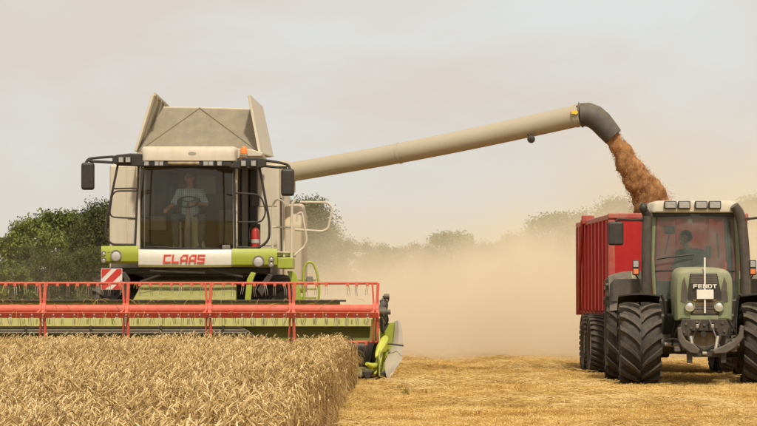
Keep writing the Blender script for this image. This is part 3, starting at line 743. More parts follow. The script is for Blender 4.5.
MB().tube([C.p(168, 163.5, 50.98), C.p(199, 163.5, 50.98)], 0.035, n=8).build('wiper_motor_cover', RUST, comb)

# outrigger wings with lamps and mirrors
wl_ = [(141, 154), (134, 153.5), (118, 154.5), (104, 156), (92, 157.5), (85.5, 159.5), (84, 163), (88, 164), (91, 161.5), (99, 162), (110, 163.5), (117, 165.5), (141, 166)]
# arm hole: split the wing into a body and a two-bar arm
body_l = [(141.5, 153.6), (130, 153.2), (117, 154.6), (112, 156), (112, 163), (118, 165.4), (141.5, 166.2)]
wing = MB(); C.plate(wing, body_l, 51.0, 0.16); wing = wing.build('lamp_wing', BLACK, comb, 0.02)
MB().tube(fillet(C.pts([(113, 156.6, 51.08), (98, 157.6, 51.08), (88, 158.8, 51.05), (85.5, 163, 51.03)]), 0.1), 0.026, n=8).build('mirror_arm', BLACK, comb)
MB().tube(fillet(C.pts([(113, 162.5, 51.08), (100, 161.6, 51.08), (91, 161.3, 51.05), (87.5, 159.8, 51.04)]), 0.1), 0.028, n=8).build('mirror_arm', BLACK, comb)
for u in (121, 128): lamp_box(u - 2.6, u + 2.6, 157.5, 162.3, 50.98, comb)
body_r = [(226, 165.8), (232.5, 163.2), (238, 159.3), (247, 157.2), (262, 157.6), (266, 159.2), (266, 166.5), (258, 168.2), (240, 168.6), (231, 168)]
wing = MB(); C.plate(wing, body_r, 51.0, 0.16); wing.build('lamp_wing', BLACK, comb, 0.02)
MB().tube(fillet(C.pts([(265, 160.4, 51.08), (276, 161.8, 51.08), (288, 164.5, 51.05), (290.5, 170, 51.03)]), 0.1), 0.026, n=8).build('mirror_arm', BLACK, comb)
MB().tube(fillet(C.pts([(265, 166, 51.08), (278, 167.3, 51.08), (287, 167.2, 51.05)]), 0.1), 0.026, n=8).build('mirror_arm', BLACK, comb)
for u in (243.5, 253.5): lamp_box(u - 2.6, u + 2.6, 161, 166, 50.98, comb)
for (u0, u1, v0, v1) in ((81, 94.3, 162.5, 190), (281, 294.2, 168.7, 196)):
    x0, x1, z0, z1 = C.x(u0, 51), C.x(u1, 51), C.z(v1, 51), C.z(v0, 51)
    m = MB().box(x0, x1, -0.56, -0.44, z0, z1).build('mirror', BLACK, comb, 0.05, 3)
    MB().box(x0 + 0.02, x1 - 0.02, -0.441, -0.432, z0 + 0.03, z1 - 0.03).build('mirror_glass', CHROME, m)
# beacon
bx_, bz_ = C.x(244.3, 51.3), C.z(156.8, 51.3)
MB().lathe([(bz_ - 0.03, 0.07), (bz_ + 0.03, 0.075), (bz_ + 0.05, 0.06)], (bx_, -0.44, 0), 'z', 20).build('beacon_base', RUST, comb)
MB().lathe([(bz_ + 0.051, 0.066), (bz_ + 0.12, 0.064), (bz_ + 0.165, 0.045), (bz_ + 0.18, 0.01)], (bx_, -0.44, 0), 'z', 20).build('beacon', ORANGE, comb)

# black hand rails beside the cab
def rail(l, r, mat, name, fr_=0.12, n=8): return MB().tube(fillet(C.pts(l), fr_), r, n=n).build(name, mat, comb)
rail([(117.5, 165, 51.1), (106.5, 220, 51.1), (105.5, 236, 51.1), (111, 244.5, 51.1), (135, 244.8, 51.1)], 0.022, BLACK, 'hand_rail', 0.25)
rail([(138.5, 165, 51.15), (135, 247, 51.15)], 0.022, BLACK, 'hand_rail')
rail([(112.8, 188.6, 51.1), (137.5, 188.2, 51.12)], 0.016, BLACK, 'hand_rail')
rail([(136.5, 190.8, 51.12), (112.6, 191, 51.1), (109, 217, 51.1), (135, 218.4, 51.12)], 0.016, BLACK, 'hand_rail', 0.12)
rail([(259.5, 168, 51.2), (269.5, 222, 51.2), (269.2, 240, 51.2), (259, 248.3, 51.2), (237, 247.2, 51.2)], 0.024, BLACK, 'hand_rail', 0.3)
rail([(234, 168, 51.15), (235.3, 249, 51.15)], 0.024, BLACK, 'hand_rail')
rail([(236, 193, 51.2), (261, 194.5, 51.2), (266, 212, 51.2), (262, 222, 51.2), (237, 222, 51.2)], 0.016, BLACK, 'hand_rail', 0.15)
m = MB().box(C.x(251.5, 51.6), C.x(259.5, 51.6), 0.05, 0.14, C.z(206.5, 51.6), C.z(194.5, 51.6)).build('kerb_mirror', BLACK, comb, 0.02)
MB().box(C.x(253.5, 53.2), C.x(258.5, 53.2), 1.715, 1.731, C.z(218, 53.2), C.z(211, 53.2)).build('sticker', YELLOW, comb)

# front apron: green ends, white middle with lettering
def apron(u0, u1, va, vb, mat, name, bulge):
    rows_ = []
    for v_t, dz in ((va, 0), (va + 2, -0.03), ((va + vb) / 2, -0.045), (vb - 2, -0.02), (vb, 0.06)):
        row = []
        for j in range(9):
            u = u0 + (u1 - u0) * j / 8; t = (u - 187) / 95; d = 51.12 - 0.30 * (1 - min(1, t * t) ** 1) * bulge
            row.append(C.p(u, v_t + (1.5 if mat is WHITEP else 0) * (1 - t * t), d + dz))
        rows_.append(row)
    return MB().sheet(rows_, 0.03).build(name, mat, comb)
apron(138.6, 231.6, 248.8, 265.0, WHITEP, 'name_panel', 1)
apron(101.5, 138.3, 246.5, 262.8, SEED, 'lamp_panel', 1); apron(231.9, 277, 249.2, 266.0, SEED, 'lamp_panel', 1)
MB().box(C.x(102.5, 51.3), C.x(276, 51.3), 0.02, 0.5, C.z(263, 51.3), C.z(249, 51.3)).build('apron_core', BLACKM, comb)
npan = [o for o in comb.children if o.name.startswith('name_panel')][0]
lettering('CLAAS', C.x(163, 50.8), C.x(204.5, 50.8), C.z(263.3, 50.8), C.z(254.6, 50.8), lambda x: -0.737 + 0.30 * ((x + 3.5 - (C.x(187, 50.8) + 3.5)) / 1.72) ** 2 , REDL, npan, 0.12, 0.12, 0.006)
for (u, v, r, d) in ((116, 255.5, 0.085, 50.91), (258.5, 261.0, 0.085, 50.91), (271.3, 259, 0.035, 51.0), (271.3, 264, 0.035, 51.0), (103.8, 253.5, 0.03, 51.0), (103.8, 260, 0.03, 51.0)):
    c_ = C.p(u, v, d); ring = MB().lathe([(-0.02, r + 0.018), (0.06, r + 0.02), (0.06, r - 0.01), (-0.02, r)], c_, 'y', 24, closed=True).build('headlamp', GREYP, comb)
    MB().lathe([(-0.015, 0.002), (-0.012, r * 0.6), (-0.002, r), (0.02, r)], c_, 'y', 24).build('lens', CHROME, ring)
for pts_ in ([(108, 252, 50.97), (122, 250.6, 50.95), (132, 254, 50.9), (136, 257.5, 50.9)], [(239, 260.5, 50.9), (250, 256.3, 50.95), (266, 255.8, 51.0), (273, 256.3, 51.02)]):
    MB().tube(fillet(C.pts(pts_), 0.1), 0.012, n=6).build('lamp_brow', SEED_D, comb)
MB().box(C.x(277.5, 51.2), C.x(293, 51.2), -0.35, 0.9, C.z(268.5, 51.2), C.z(257.5, 51.2)).build('platform_end', SEED, comb, 0.02)
MB().box(C.x(236, 51.4), C.x(293, 51.4), 0.3, 1.6, C.z(256, 51.4), C.z(252, 51.4)).build('platform', SEED_D, comb, 0.01)
MB().box(C.x(104, 51.4), C.x(139, 51.4), 0.3, 1.6, C.z(251, 51.4), C.z(247, 51.4)).build('platform', GREYP, comb, 0.01)
# warning board
wb = MB().box(C.x(101.3, 50.6), C.x(122.3, 50.6), -0.92, -0.90, C.z(289.5, 50.6), C.z(268.5, 50.6)).build('warning_board', WHITEP, comb)
x0, x1, z0, z1 = C.x(101.8, 50.6), C.x(121.8, 50.6), C.z(289, 50.6), C.z(269, 50.6); S = x1 - x0
for pl in ([(0, 1), (0, 0.52), (0.48, 1)], [(0.0, 0.22), (0.0, 0.0), (0.18, 0.0), (1.0, 0.78), (1.0, 1.0), (0.76, 1.0)], [(0.52, 0), (1, 0), (1, 0.45)]):
    MB().prism([(x0 + a * S, z0 + c_ * S) for a, c_ in pl], 'y', -0.926, -0.9195).build('red_stripe', REDX, wb)
rail([(112, 268, 50.65), (112, 262, 51.0)], 0.02, BLACKM, 'board_bracket')

# platform guard rails, ladder
rail([(272.5, 257, 51.6), (272.5, 205, 51.6), (277, 198.5, 51.6), (284, 202, 51.6), (284, 257, 51.6)], 0.020, CREAM, 'guard_rail', 0.15)
rail([(291.5, 258, 51.5), (291.8, 204, 51.5), (296, 199.5, 51.5)], 0.026, CREAM, 'guard_rail', 0.15)
rail([(300, 202, 52.3), (328, 202.5, 52.3), (332.5, 208, 52.3), (328, 229, 52.3), (322, 231.5, 52.3), (295, 229.5, 52.3)], 0.024, CREAM, 'guard_rail', 0.18)
rail([(297, 222, 52.0), (297, 214, 52.0), (302, 212, 52.0), (307, 240, 52.0), (304, 247, 52.0), (292, 257, 51.9)], 0.020, CREAM, 'guard_rail', 0.15)
rail([(272.5, 227, 51.6), (292, 227.5, 51.55)], 0.018, CREAM, 'guard_rail'); rail([(272.5, 252, 51.6), (292, 252.5, 51.55)], 0.016, CREAM, 'guard_rail')
rail([(281, 198, 52.6), (281.5, 257, 52.6)], 0.018, BLACKM, 'guard_rail')
rail([(304, 303, 51.4), (303.5, 270, 51.4), (307, 262, 51.4), (313, 262.5, 51.4), (317, 272, 51.4), (319.5, 288, 51.4), (318.5, 301, 51.4)], 0.024, SEED, 'ladder_rail', 0.15)
lad = MB(); C.plate(lad, [(287, 271), (294, 271), (297, 276), (303, 304), (296, 305), (290, 280)], 51.35, 0.12); lad.build('ladder_side', SEED, comb, 0.015)
for k in range(3):
    v = 279 + 9 * k; MB().box(C.x(296 + k, 51.4), C.x(316, 51.4), -0.08, 0.16, C.z(v + 2, 51.4), C.z(v, 51.4)).build('ladder_step', SEED_D, comb, 0.006)
MB().box(C.x(306.5, 51.42), C.x(313, 51.42), -0.15, -0.06, C.z(283, 51.42), C.z(276, 51.42)).build('steering_lamp', GREYP, comb, 0.02)

# feeder house and lift arms
fh = MB(); fh.hexa([(-0.95, -1.30, 0.45), (0.95, -1.30, 0.45), (0.85, 1.4, 0.95), (-0.85, 1.4, 0.95), (-0.95, -1.30, 1.36), (0.95, -1.30, 1.36), (0.85, 0.75, 1.86), (-0.85, 0.75, 1.86)])
fh.build('feeder_house', SEED_D, comb, 0.03)
for pl in ([(244.5, 302), (247, 279), (251, 272), (256, 273), (253, 280), (250.5, 302)], [(257, 290), (263, 281), (268, 274), (273, 275), (268, 284), (262, 297)]):
    m = MB(); C.plate(m, pl, 50.7, 0.09); m.build('lift_arm', SEED if pl[0][0] < 250 else BLACKM, comb, 0.012)
for pl in ([(122, 300), (124, 279), (119, 272), (125, 272), (130, 279), (130, 300)],):
    m = MB(); C.plate(m, pl, 50.7, 0.09); m.build('lift_arm', BLACKM, comb, 0.012)
for k, (a, b_) in enumerate((((150, 271, 51.2), (205, 273, 51.2)), ((210, 270, 51.1), (243, 277, 51.0)), ((160, 275, 51.0), (140, 282, 50.8)))):
    MB().tube(C.pts([a, b_]), 0.02, n=6).build('hose', BLACK, comb)
MB().box(-1.5, 1.5, 0.25, 1.7, 1.9, 2.02).build('cab_underframe', BLACKM, comb, 0.02)

# drive wheels and rear wheels
wheel(comb, (1.42, 1.6, 0.95), 0.95, 0.86, 0.45, 'combine', 18, 0.06, 0.5, 0.04, 1, CREAM_D, name='drive_wheel')
wheel(comb, (-1.42, 1.6, 0.95), 0.95, 0.86, 0.45, 'combine', 18, 0.06, 0.5, 0.04, -1, CREAM_D, name='drive_wheel')
wheel(comb, (1.3, 5.9, 0.6), 0.6, 0.5, 0.3, 'combine_rear', 14, 0.04, 0.5, 0.03, 1, CREAM_D, lugs=False, name='steering_wheel')
wheel(comb, (-1.3, 5.9, 0.6), 0.6, 0.5, 0.3, 'combine_rear', 14, 0.04, 0.5, 0.03, -1, CREAM_D, lugs=False, name='steering_wheel')

# unloading auger
A0, A1 = Vector(C.p(283, 173.5, 54.2)), Vector(C.p(581, 114.8, 52.0))
MB().lathe([(3.5, 0.34), (3.95, 0.34), (4.1, 0.22)], (A0.x - 0.1, A0.y, 0), 'z', 24).build('auger_turret', CREAM_D, comb)
ax = (A1 - A0).normalized(); Ln = (A1 - A0).length
pts, rs = [], []
for k in range(25):
    t = k / 24; pts.append(A0.lerp(A1, t) + Vector((0, 0, -0.05 * math.sin(math.pi * t)))); rs.append(0.185 + 0.022 * t)
aug = MB().tube(pts, rs, n=28).build('unloading_auger', AUGP, comb)
for t in (0.02, 0.40, 0.985):
    p = A0.lerp(A1, t) + Vector((0, 0, -0.05 * math.sin(math.pi * t))); r_ = 0.185 + 0.022 * t
    MB().tube([p - ax * 0.02, p + ax * 0.02], r_ + 0.010, n=28).build('tube_flange', AUGP, aug)
seam = [p + Vector((0, -0.1, -0.16)) for p in pts]
p = A0.lerp(A1, 0.82); lampc = Vector(C.p(531.5, 139, 52.2))
MB().tube([p + Vector((0, 0, -0.2)), Vector(C.p(529, 134, 52.2)), lampc + Vector((0, 0, 0.05))], 0.012, n=6).build('lamp_bracket', BLACKM, aug)
MB().lathe([(-0.06, 0.03), (-0.05, 0.06), (0.04, 0.075), (0.05, 0.03)], lampc, 'y', 16).build('auger_lamp', BLACK, aug)
# yellow mark on the tube end
mk = MB(); MBc = C.pts([(571, 111.3, 51.78), (577, 110.0, 51.78), (578.5, 112.0, 51.78), (577.5, 114.3, 51.78), (572, 113.6, 51.78)])
mk.add([Vector(q) for q in MBc] + [Vector(q) + Vector((0, 0.09, 0)) for q in MBc], [(0, 1, 2, 3, 4), (9, 8, 7, 6, 5)] + [(i, (i + 1) % 5, 5 + (i + 1) % 5, 5 + i) for i in range(5)]); mk.build('yellow_mark', YELLOW, aug)
# rubber elbow: bends over and down
el = [A1 - ax * 0.03]; d_ = ax.copy(); p = A1.copy()
elp = C.pts([(581, 114.8, 52.0), (588, 114.4, 51.98), (595, 117.0, 51.96), (601, 122.0, 51.94), (607.5, 129.5, 51.93), (613.5, 136.5, 51.92)])
elr = [0.222, 0.226, 0.224, 0.218, 0.206, 0.19]
q = MB(); q.tube(elp, elr, n=28, cap=False); q.tube(elp[::-1], [r_ - 0.012 for r_ in elr[::-1]], n=28, cap=False)
q.build('spout_boot', RUBBER, aug)
for k in range(8):
    a = 2 * math.pi * k / 8; sd = ax.cross(Vector((0, 0, 1))).normalized(); up = sd.cross(ax)
    MB().ball(A1 - ax * 0.0 + (sd * math.cos(a) + up * math.sin(a)) * 0.226, 0.016, n=6, m=4).build('bolt', BLACKM, aug)

# ------------------------------------------------------------------ cutting header (part of the combine)
HL, HR = C.x(-46, 50.1), C.x(388, 49.9)
prof = [(-1.42, 1.44), (-1.30, 1.44), (-1.30, 0.30), (-2.75, 0.14), (-2.75, 0.10), (-1.25, 0.24), (-1.25, 1.46), (-1.42, 1.46)]
hw = MB().prism([(-1.40, 1.08), (-1.36, 0.93), (-1.36, 0.30), (-2.80, 0.13), (-2.80, 0.10), (-1.28, 0.24), (-1.28, 1.10)], 'x', HL, HR).build('header', SEED_D, comb, 0.0)
MB().box(C.x(-20, 50.1), C.x(346, 50.1), -1.42, -1.26, 1.395, 1.43).build('header_beam', BLACKM, hw, 0.01)
MB().box(C.x(-10, 50.1), C.x(340, 50.1), -1.37, -1.285, 1.10, 1.394).build('back_sheet', SEED_D, hw, 0.0)
MB().sheet([[(HL, -1.40, 1.10), (HR - 0.3, -1.40, 1.10)], [(HL, -1.52, 0.955), (HR - 0.3, -1.52, 0.955)]], 0.012).build('deflector', DEFL, hw)
for k in range(32):
    u = -14 + 12.6 * k
    MB().box(C.x(u, 50), C.x(u, 50) + 0.018, -1.50, -1.44, 0.965, 1.085).build('deflector_rib', SEED_D, hw)
for k, (dv, e) in enumerate(((327.5, 243), (330, 247), (332.5, 250))):
    MB().tube(fillet(C.pts([(-40, dv, 50.02), (e, dv, 50.02), (e + 9, dv + 9, 50.02)]), 0.06), 0.016, n=6).build('hydraulic_pipe', STEEL, hw)
for u in (25, 90, 160, 222): MB().box(C.x(u, 50), C.x(u + 2.5, 50), -1.53, -1.485, C.z(335, 50), C.z(325.5, 50)).build('pipe_clip', BLACKM, hw)
# intake auger
ya, za, ra = -1.75, 0.47, 0.21
ia = MB().tube([(HL + 0.1, ya, za), (HR - 0.18, ya, za)], ra, n=20).build('intake_auger', DGREY, comb)
for (xa, xb, sg) in ((HL + 0.1, -0.6, 1), (0.6, HR - 0.2, -1)):
    m = MB(); steps = int((xb - xa) / 0.5 * 16); vs_, fs = [], []
    for i in range(steps + 1):
        x = xa + (xb - xa) * i / steps; a = sg * i * 2 * math.pi / 16
        for rr_ in (ra - 0.01, ra + 0.11):
            vs_.append((x, ya + rr_ * math.cos(a), za + rr_ * math.sin(a)))
    for i in range(steps): fs.append((2 * i, 2 * i + 1, 2 * i + 3, 2 * i + 2))
    m.add(vs_, fs); m.build('auger_flight', GREYP, ia)
# reel
RY, RZ, RR = C.y(49.0), C.z(312.0, 49.0), 0.505
XA, XB = C.x(-41, 49.0), C.x(378, 49.0)
reel = MB().tube([(XA, RY, RZ + 0.045), (XB - 0.04, RY, RZ + 0.045)], 0.085, n=16).build('reel', REEL, comb)
bars = {'top': (RY, RZ + RR), 'front': (RY - RR, RZ - 0.055), 'bottom': (RY + 0.05, RZ - RR - 0.02), 'back': (RY + RR, RZ - 0.02)}
tm = MB(); tm.tube([(-0.018, 0, 0.0), (-0.018, -0.012, -0.09), (-0.018, 0.012, -0.20)], [0.005, 0.005, 0.0035], n=4)
tm.tube([(0.018, 0, 0.0), (0.018, -0.012, -0.09), (0.018, 0.012, -0.20)], [0.005, 0.005, 0.0035], n=4); tm.tube([(-0.018, 0, -0.005), (0.018, 0, -0.005)], 0.009, n=4)
tine_me = tm.mesh('tine', STEEL)
cm = MB(); cm.prism([(-0.028, 0.024), (0.028, 0.024), (0.022, -0.045), (-0.022, -0.045)], 'y', -0.03, 0.03); clip_me = cm.mesh('tine_clip', REEL)
wtm = MB(); wtm.box(-0.012, 0.012, -0.012, 0.012, -0.012, 0.012); nut_me = wtm.mesh('tine_nut', LENS)
for nm, (yy, zz) in bars.items():
    if nm == 'front': MB().prism([(yy - 0.05, zz + 0.05), (yy - 0.035, zz + 0.055), (yy + 0.02, zz - 0.04), (yy + 0.005, zz - 0.045)], 'x', XA, XB).build('tine_bar', REEL, reel, 0.005)
    else: MB().tube([(XA, yy, zz), (XB, yy, zz)], 0.024, n=10).build('tine_bar', REEL, reel)
    for k in range(41):
        u = -36 + 10.35 * k; x = C.x(u, 49.0)
        if x > XB - 0.06: continue
        jx = random.gauss(0, 0.012)
        if random.random() < 0.06: continue
        if nm == 'front':
            inst('tine', tine_me, reel, (x + jx, yy - 0.03, zz - 0.03), (random.gauss(0, 0.12), random.gauss(0, 0.10), random.gauss(0, 0.3)), (1, 1, random.uniform(0.65, 0.9)))
            inst('tine_nut', nut_me, reel, (x + jx, yy - 0.036, zz + 0.012))
        else:
            inst('tine', tine_me, reel, (x + jx, yy, zz - 0.03), (random.gauss(0, 0.15), random.gauss(0, 0.11), random.gauss(0, 0.4)), (1, 1, random.uniform(0.85, 1.1)))
            inst('tine_clip', clip_me, reel, (x + jx, yy, zz - 0.01))
for u in (-40, 43, 126, 208.5, 292, 375.5):
    for du, w in ((-3.2, 0.034), (2.6, 0.052)):
        m = MB(); xt = C.x(u + du, 49.0); xc = C.x(u + du * 0.55, 49.0)
        for nm, (yy, zz) in bars.items():
            dy, dz = yy - RY, zz - RZ; l = math.hypot(dy, dz); py, pz = -dz / l * 0.032, dy / l * 0.032
            cy0, cz0 = RY + dy / l * 0.1, RZ + 0.025 + dz / l * 0.1
            m.hexa([(xc - w / 2, cy0 + py, cz0 + pz), (xc + w / 2, cy0 + py, cz0 + pz), (xc + w / 2, cy0 - py, cz0 - pz), (xc - w / 2, cy0 - py, cz0 - pz),
                    (xt - w / 2, yy + py, zz + pz), (xt + w / 2, yy + py, zz + pz), (xt + w / 2, yy - py, zz - pz), (xt - w / 2, yy - py, zz - pz)])
        m.lathe([(-w * 0.6, 0.135), (w * 0.6, 0.135)], (xc, RY, RZ + 0.025), 'x', 16)
        m.build('reel_spider', REEL, reel)
    MB().tube([(C.x(u - 5, 49), RY - 0.11, RZ - 0.01), (C.x(u + 4, 49), RY - 0.11, RZ - 0.01)], 0.02, n=6).build('spider_bolt', STEEL, reel)
# straw and chaff caught on the reel and lying on the header
cs = MB()
for k in range(150):
    nm = random.choice(['top', 'front', 'tube', 'beam']); x = random.uniform(XA, XB - 0.1)
    yy, zz = {'top': (RY, RZ + RR), 'front': (RY - RR - 0.03, RZ), 'tube': (RY, RZ + 0.13), 'beam': (-1.42, 1.43)}[nm]
    l = random.uniform(0.06, 0.22); a = random.gauss(0, 0.7); p = Vector((x, yy - 0.02, zz + 0.012))
    d1_ = Vector((math.sin(a) * 0.7, random.uniform(-0.3, 0.3), -abs(math.cos(a)) * (1 if nm in ('top', 'front') else 0.2))).normalized()
    cs.tube([p, p + d1_ * l * 0.5 + Vector((0, -0.02, 0.01)), p + d1_ * l + Vector((0, -0.02, -0.02))], 0.0032, n=3)
o = cs.build('caught_straw', STUB, reel); o['kind'] = 'stuff'
# reel arm, drive and hoses at the end
MB().tube(fillet(C.pts([(381.5, 313, 49.0), (382.5, 305, 49.5), (384, 300, 50.3)]), 0.2), 0.05, n=8).build('reel_arm', BLACKM, comb)
for l in ([(383, 296, 49.2), (388, 303, 49.15), (386, 312, 49.1), (388.5, 320, 49.1), (385, 326, 49.3)], [(386.5, 294, 49.3), (389, 300, 49.2), (383, 308, 49.0), (384, 318, 48.9), (388, 324, 49.2)]):
    MB().tube(fillet(C.pts(l), 0.08), 0.016, n=6).build('hose', BLACK, comb)
MB().lathe([(-0.06, 0.08), (0.08, 0.085), (0.09, 0.05), (0.16, 0.045)], C.p(381.5, 312, 49.0), 'x', 14).build('reel_motor', DGREY, comb)
MB().lathe([(-0.04, 0.05), (0.06, 0.05)], C.p(386, 296.5, 49.2), 'x', 10).build('hydraulic_valve', DGREY, comb)
m = MB(); C.plate(m, [(380, 300), (386, 300), (388, 326), (383, 334), (380, 330)], 49.75, 0.04); m.build('end_bracket', BLACKM, comb, 0.008)
MB().tube(C.pts([(378, 300, 50.1), (385, 323, 49.3)]), 0.03, n=8).build('lift_ram', GREYM, comb)
# end wall and divider
m = MB(); m.prism([(C.y(50.3), 1.02), (C.y(49.3), 1.02), (C.y(48.1), 0.42), (C.y(48.1), 0.12), (C.y(50.3), 0.12)], 'x', C.x(378.5, 49.5), C.x(378.5, 49.5) + 0.03); m.build('end_wall', SEED_D, comb, 0.006)
m = MB(); C.plate(m, [(377, 324), (396, 322), (396, 345), (388, 352), (377, 352)], 50.0, 0.05); m.build('end_panel', SEED, comb, 0.01)
m = MB().sheet([C.pts(r_) for r_ in ([(395, 321.5, 50.0), (398, 321, 49.9), (400, 322, 50.0)], [(395, 330, 49.8), (399, 330, 49.6), (402, 332, 49.7)], [(393.5, 342, 49.5), (398.5, 343, 49.25), (402.3, 344, 49.4)],
                                   [(389, 352, 49.1), (396, 354, 48.85), (402, 354, 49.1)], [(385.5, 361, 48.7), (393, 364, 48.5), (401.3, 361, 48.8)], [(385.5, 371, 48.4), (390, 373, 48.3), (396, 368, 48.5)], [(387.5, 379.5, 48.3), (389, 378.5, 48.25), (391, 374.5, 48.3)])], 0.02)
m.build('crop_divider', SIDEW, comb)
m = MB(); C.plate(m, [(390, 345), (392, 346), (383.5, 362), (384, 372), (381.5, 374), (381.5, 358)], 48.95, 0.03); m.build('divider_stripe', SEED, comb, 0.006)
MB().tube(C.pts([(385.5, 337.5, 49.1), (384, 341, 48.9), (381, 347, 48.6), (377.5, 354, 48.35), (376, 357, 48.25)]), [0.045, 0.08, 0.075, 0.045, 0.02], n=8).build('divider_nose', YGREEN, comb)
MB().tube(C.pts([(381, 352, 48.7), (379, 360, 48.5), (377, 366, 48.4), (371, 366, 48.2), (366.5, 363.5, 48.1)]), [0.04, 0.05, 0.06, 0.055, 0.03], n=10).build('divider_shoe', YGREEN, comb)
MB().tube(C.pts([(376, 364, 48.4), (376.5, 372, 48.35), (374, 374, 48.3)]), [0.05, 0.045, 0.02], n=8).build('divider_tip', YGREEN, comb)
MB().tube(C.pts([(380, 343, 48.9), (391, 344, 48.85), (403.5, 345.5, 48.85)]), 0.016, n=6).build('divider_rod', BLACKM, comb)
m = MB(); C.plate(m, [(362, 371), (386, 372), (388, 379.5), (378, 381), (366, 379)], 48.5, 0.9); m.build('skid', BLACKM, comb, 0.01)
m = MB(); C.plate(m, [(361, 345), (381, 345), (381, 372), (362, 372)], 50.2, 0.04); m.build('end_sheet', BLACKM, comb)
# knife along the front of the table
MB().box(HL, HR - 0.1, C.y(48.62), C.y(48.75), 0.10, 0.135).build('cutter_bar', STEEL, hw)

# cab fittings
sx = C.x(190, 52.5)
seat = MB().box(sx - 0.27, sx + 0.27, 0.85, 1.35, ZB + 0.38, ZB + 0.50).build('seat', SEATM, comb, 0.05)
MB().box(sx - 0.26, sx + 0.26, 1.30, 1.42, ZB + 0.50, ZB + 1.15).build('seat_back', SEATM, seat, 0.05)
MB().box(sx - 0.22, sx + 0.22, 0.95, 1.3, ZB, ZB + 0.38).build('seat_base', INTER, seat, 0.02)
m = MB(); m.hexa([(sx - 0.30, 0.55, ZB), (sx - 0.12, 0.55, ZB), (sx - 0.12, 0.75, ZB), (sx - 0.30, 0.75, ZB), (sx - 0.22, 0.62, ZB + 0.52), (sx - 0.14, 0.62, ZB + 0.52), (sx - 0.14, 0.72, ZB + 0.52), (sx - 0.22, 0.72, ZB + 0.52)]); m.build('side_console', SEATG, comb, 0.01)
m = MB(); m.hexa([(sx + 0.06, 0.5, ZB), (sx + 0.32, 0.5, ZB), (sx + 0.32, 0.8, ZB), (sx + 0.06, 0.8, ZB), (sx + 0.05, 0.62, ZB + 0.60), (sx + 0.16, 0.62, ZB + 0.60), (sx + 0.16, 0.74, ZB + 0.60), (sx + 0.05, 0.74, ZB + 0.60)]); m.build('side_console', SEATG, comb, 0.01)
stx, sty, stz = C.x(188, 51.95), 0.42, C.z(202, 51.95)
ring = [(stx + 0.19 * math.cos(a), sty + 0.19 * math.sin(a) * 0.75, stz + 0.19 * math.sin(a) * 0.55) for a in [2 * math.pi * k / 24 for k in range(24)]]
sw = MB().tube(ring, 0.016, n=6, closed=True).build('steering_rim', BLACK, comb)
MB().tube([(stx, sty, stz), (stx, sty + 0.02, stz - 0.35), (stx, sty - 0.02, ZB)], [0.03, 0.055, 0.075], n=10).build('steering_column', GREYP, sw)
for a in (0.5, 2.64, 4.71): MB().tube([(stx, sty, stz), (stx + 0.19 * math.cos(a), sty + 0.1425 * math.sin(a), stz + 0.1045 * math.sin(a))], 0.012, n=6).build('steering_spoke', BLACK, sw)
MB().box(XL + 0.08, XL + 0.45, 0.7, 1.2, ZB + 0.35, ZB + 0.62).build('control_box', INTER, comb, 0.03)
MB().box(XR - 0.35, XR - 0.08, 0.9, 1.4, ZB + 0.1, ZB + 0.75).build('fridge_box', INTER, comb, 0.03)

# fire extinguisher hung beside the door
fx, fy = C.x(255.3, 51.9), 0.40
fe = empty('fire_extinguisher', (C.x0 + fx, C.y0 + fy, C.z(248.5, 51.9))); tag(fe, 'red fire extinguisher hung beside the harvester cab door', 'extinguisher')
MB().lathe([(0, 0.055), (0.015, 0.075), (0.32, 0.075), (0.36, 0.06), (0.385, 0.03)], (0, 0, 0), 'z', 18).build('cylinder', REDX, fe)
MB().lathe([(0.386, 0.028), (0.42, 0.028)], (0, 0, 0), 'z', 12).build('valve', BLACKM, fe)
MB().box(-0.06, 0.09, -0.012, 0.012, 0.421, 0.44).build('handle', BLACK, fe, 0.004)
MB().tube(fillet([(-0.03, 0, 0.40), (-0.11, -0.02, 0.38), (-0.10, -0.04, 0.12)], 0.05), 0.011, n=6).build('hose', BLACK, fe)
lb = MB(); lb.lathe([(0.10, 0.0765), (0.17, 0.0765)], (0, 0, 0), 'z', 18); lb.build('label_band', WHITEP, fe)
MB().box(fx - 0.09, fx + 0.09, fy + 0.078, fy + 0.10, C.z(248, 51.9) - 0.02, C.z(240, 51.9) + 0.3).build('extinguisher_bracket', BLACKM, comb)

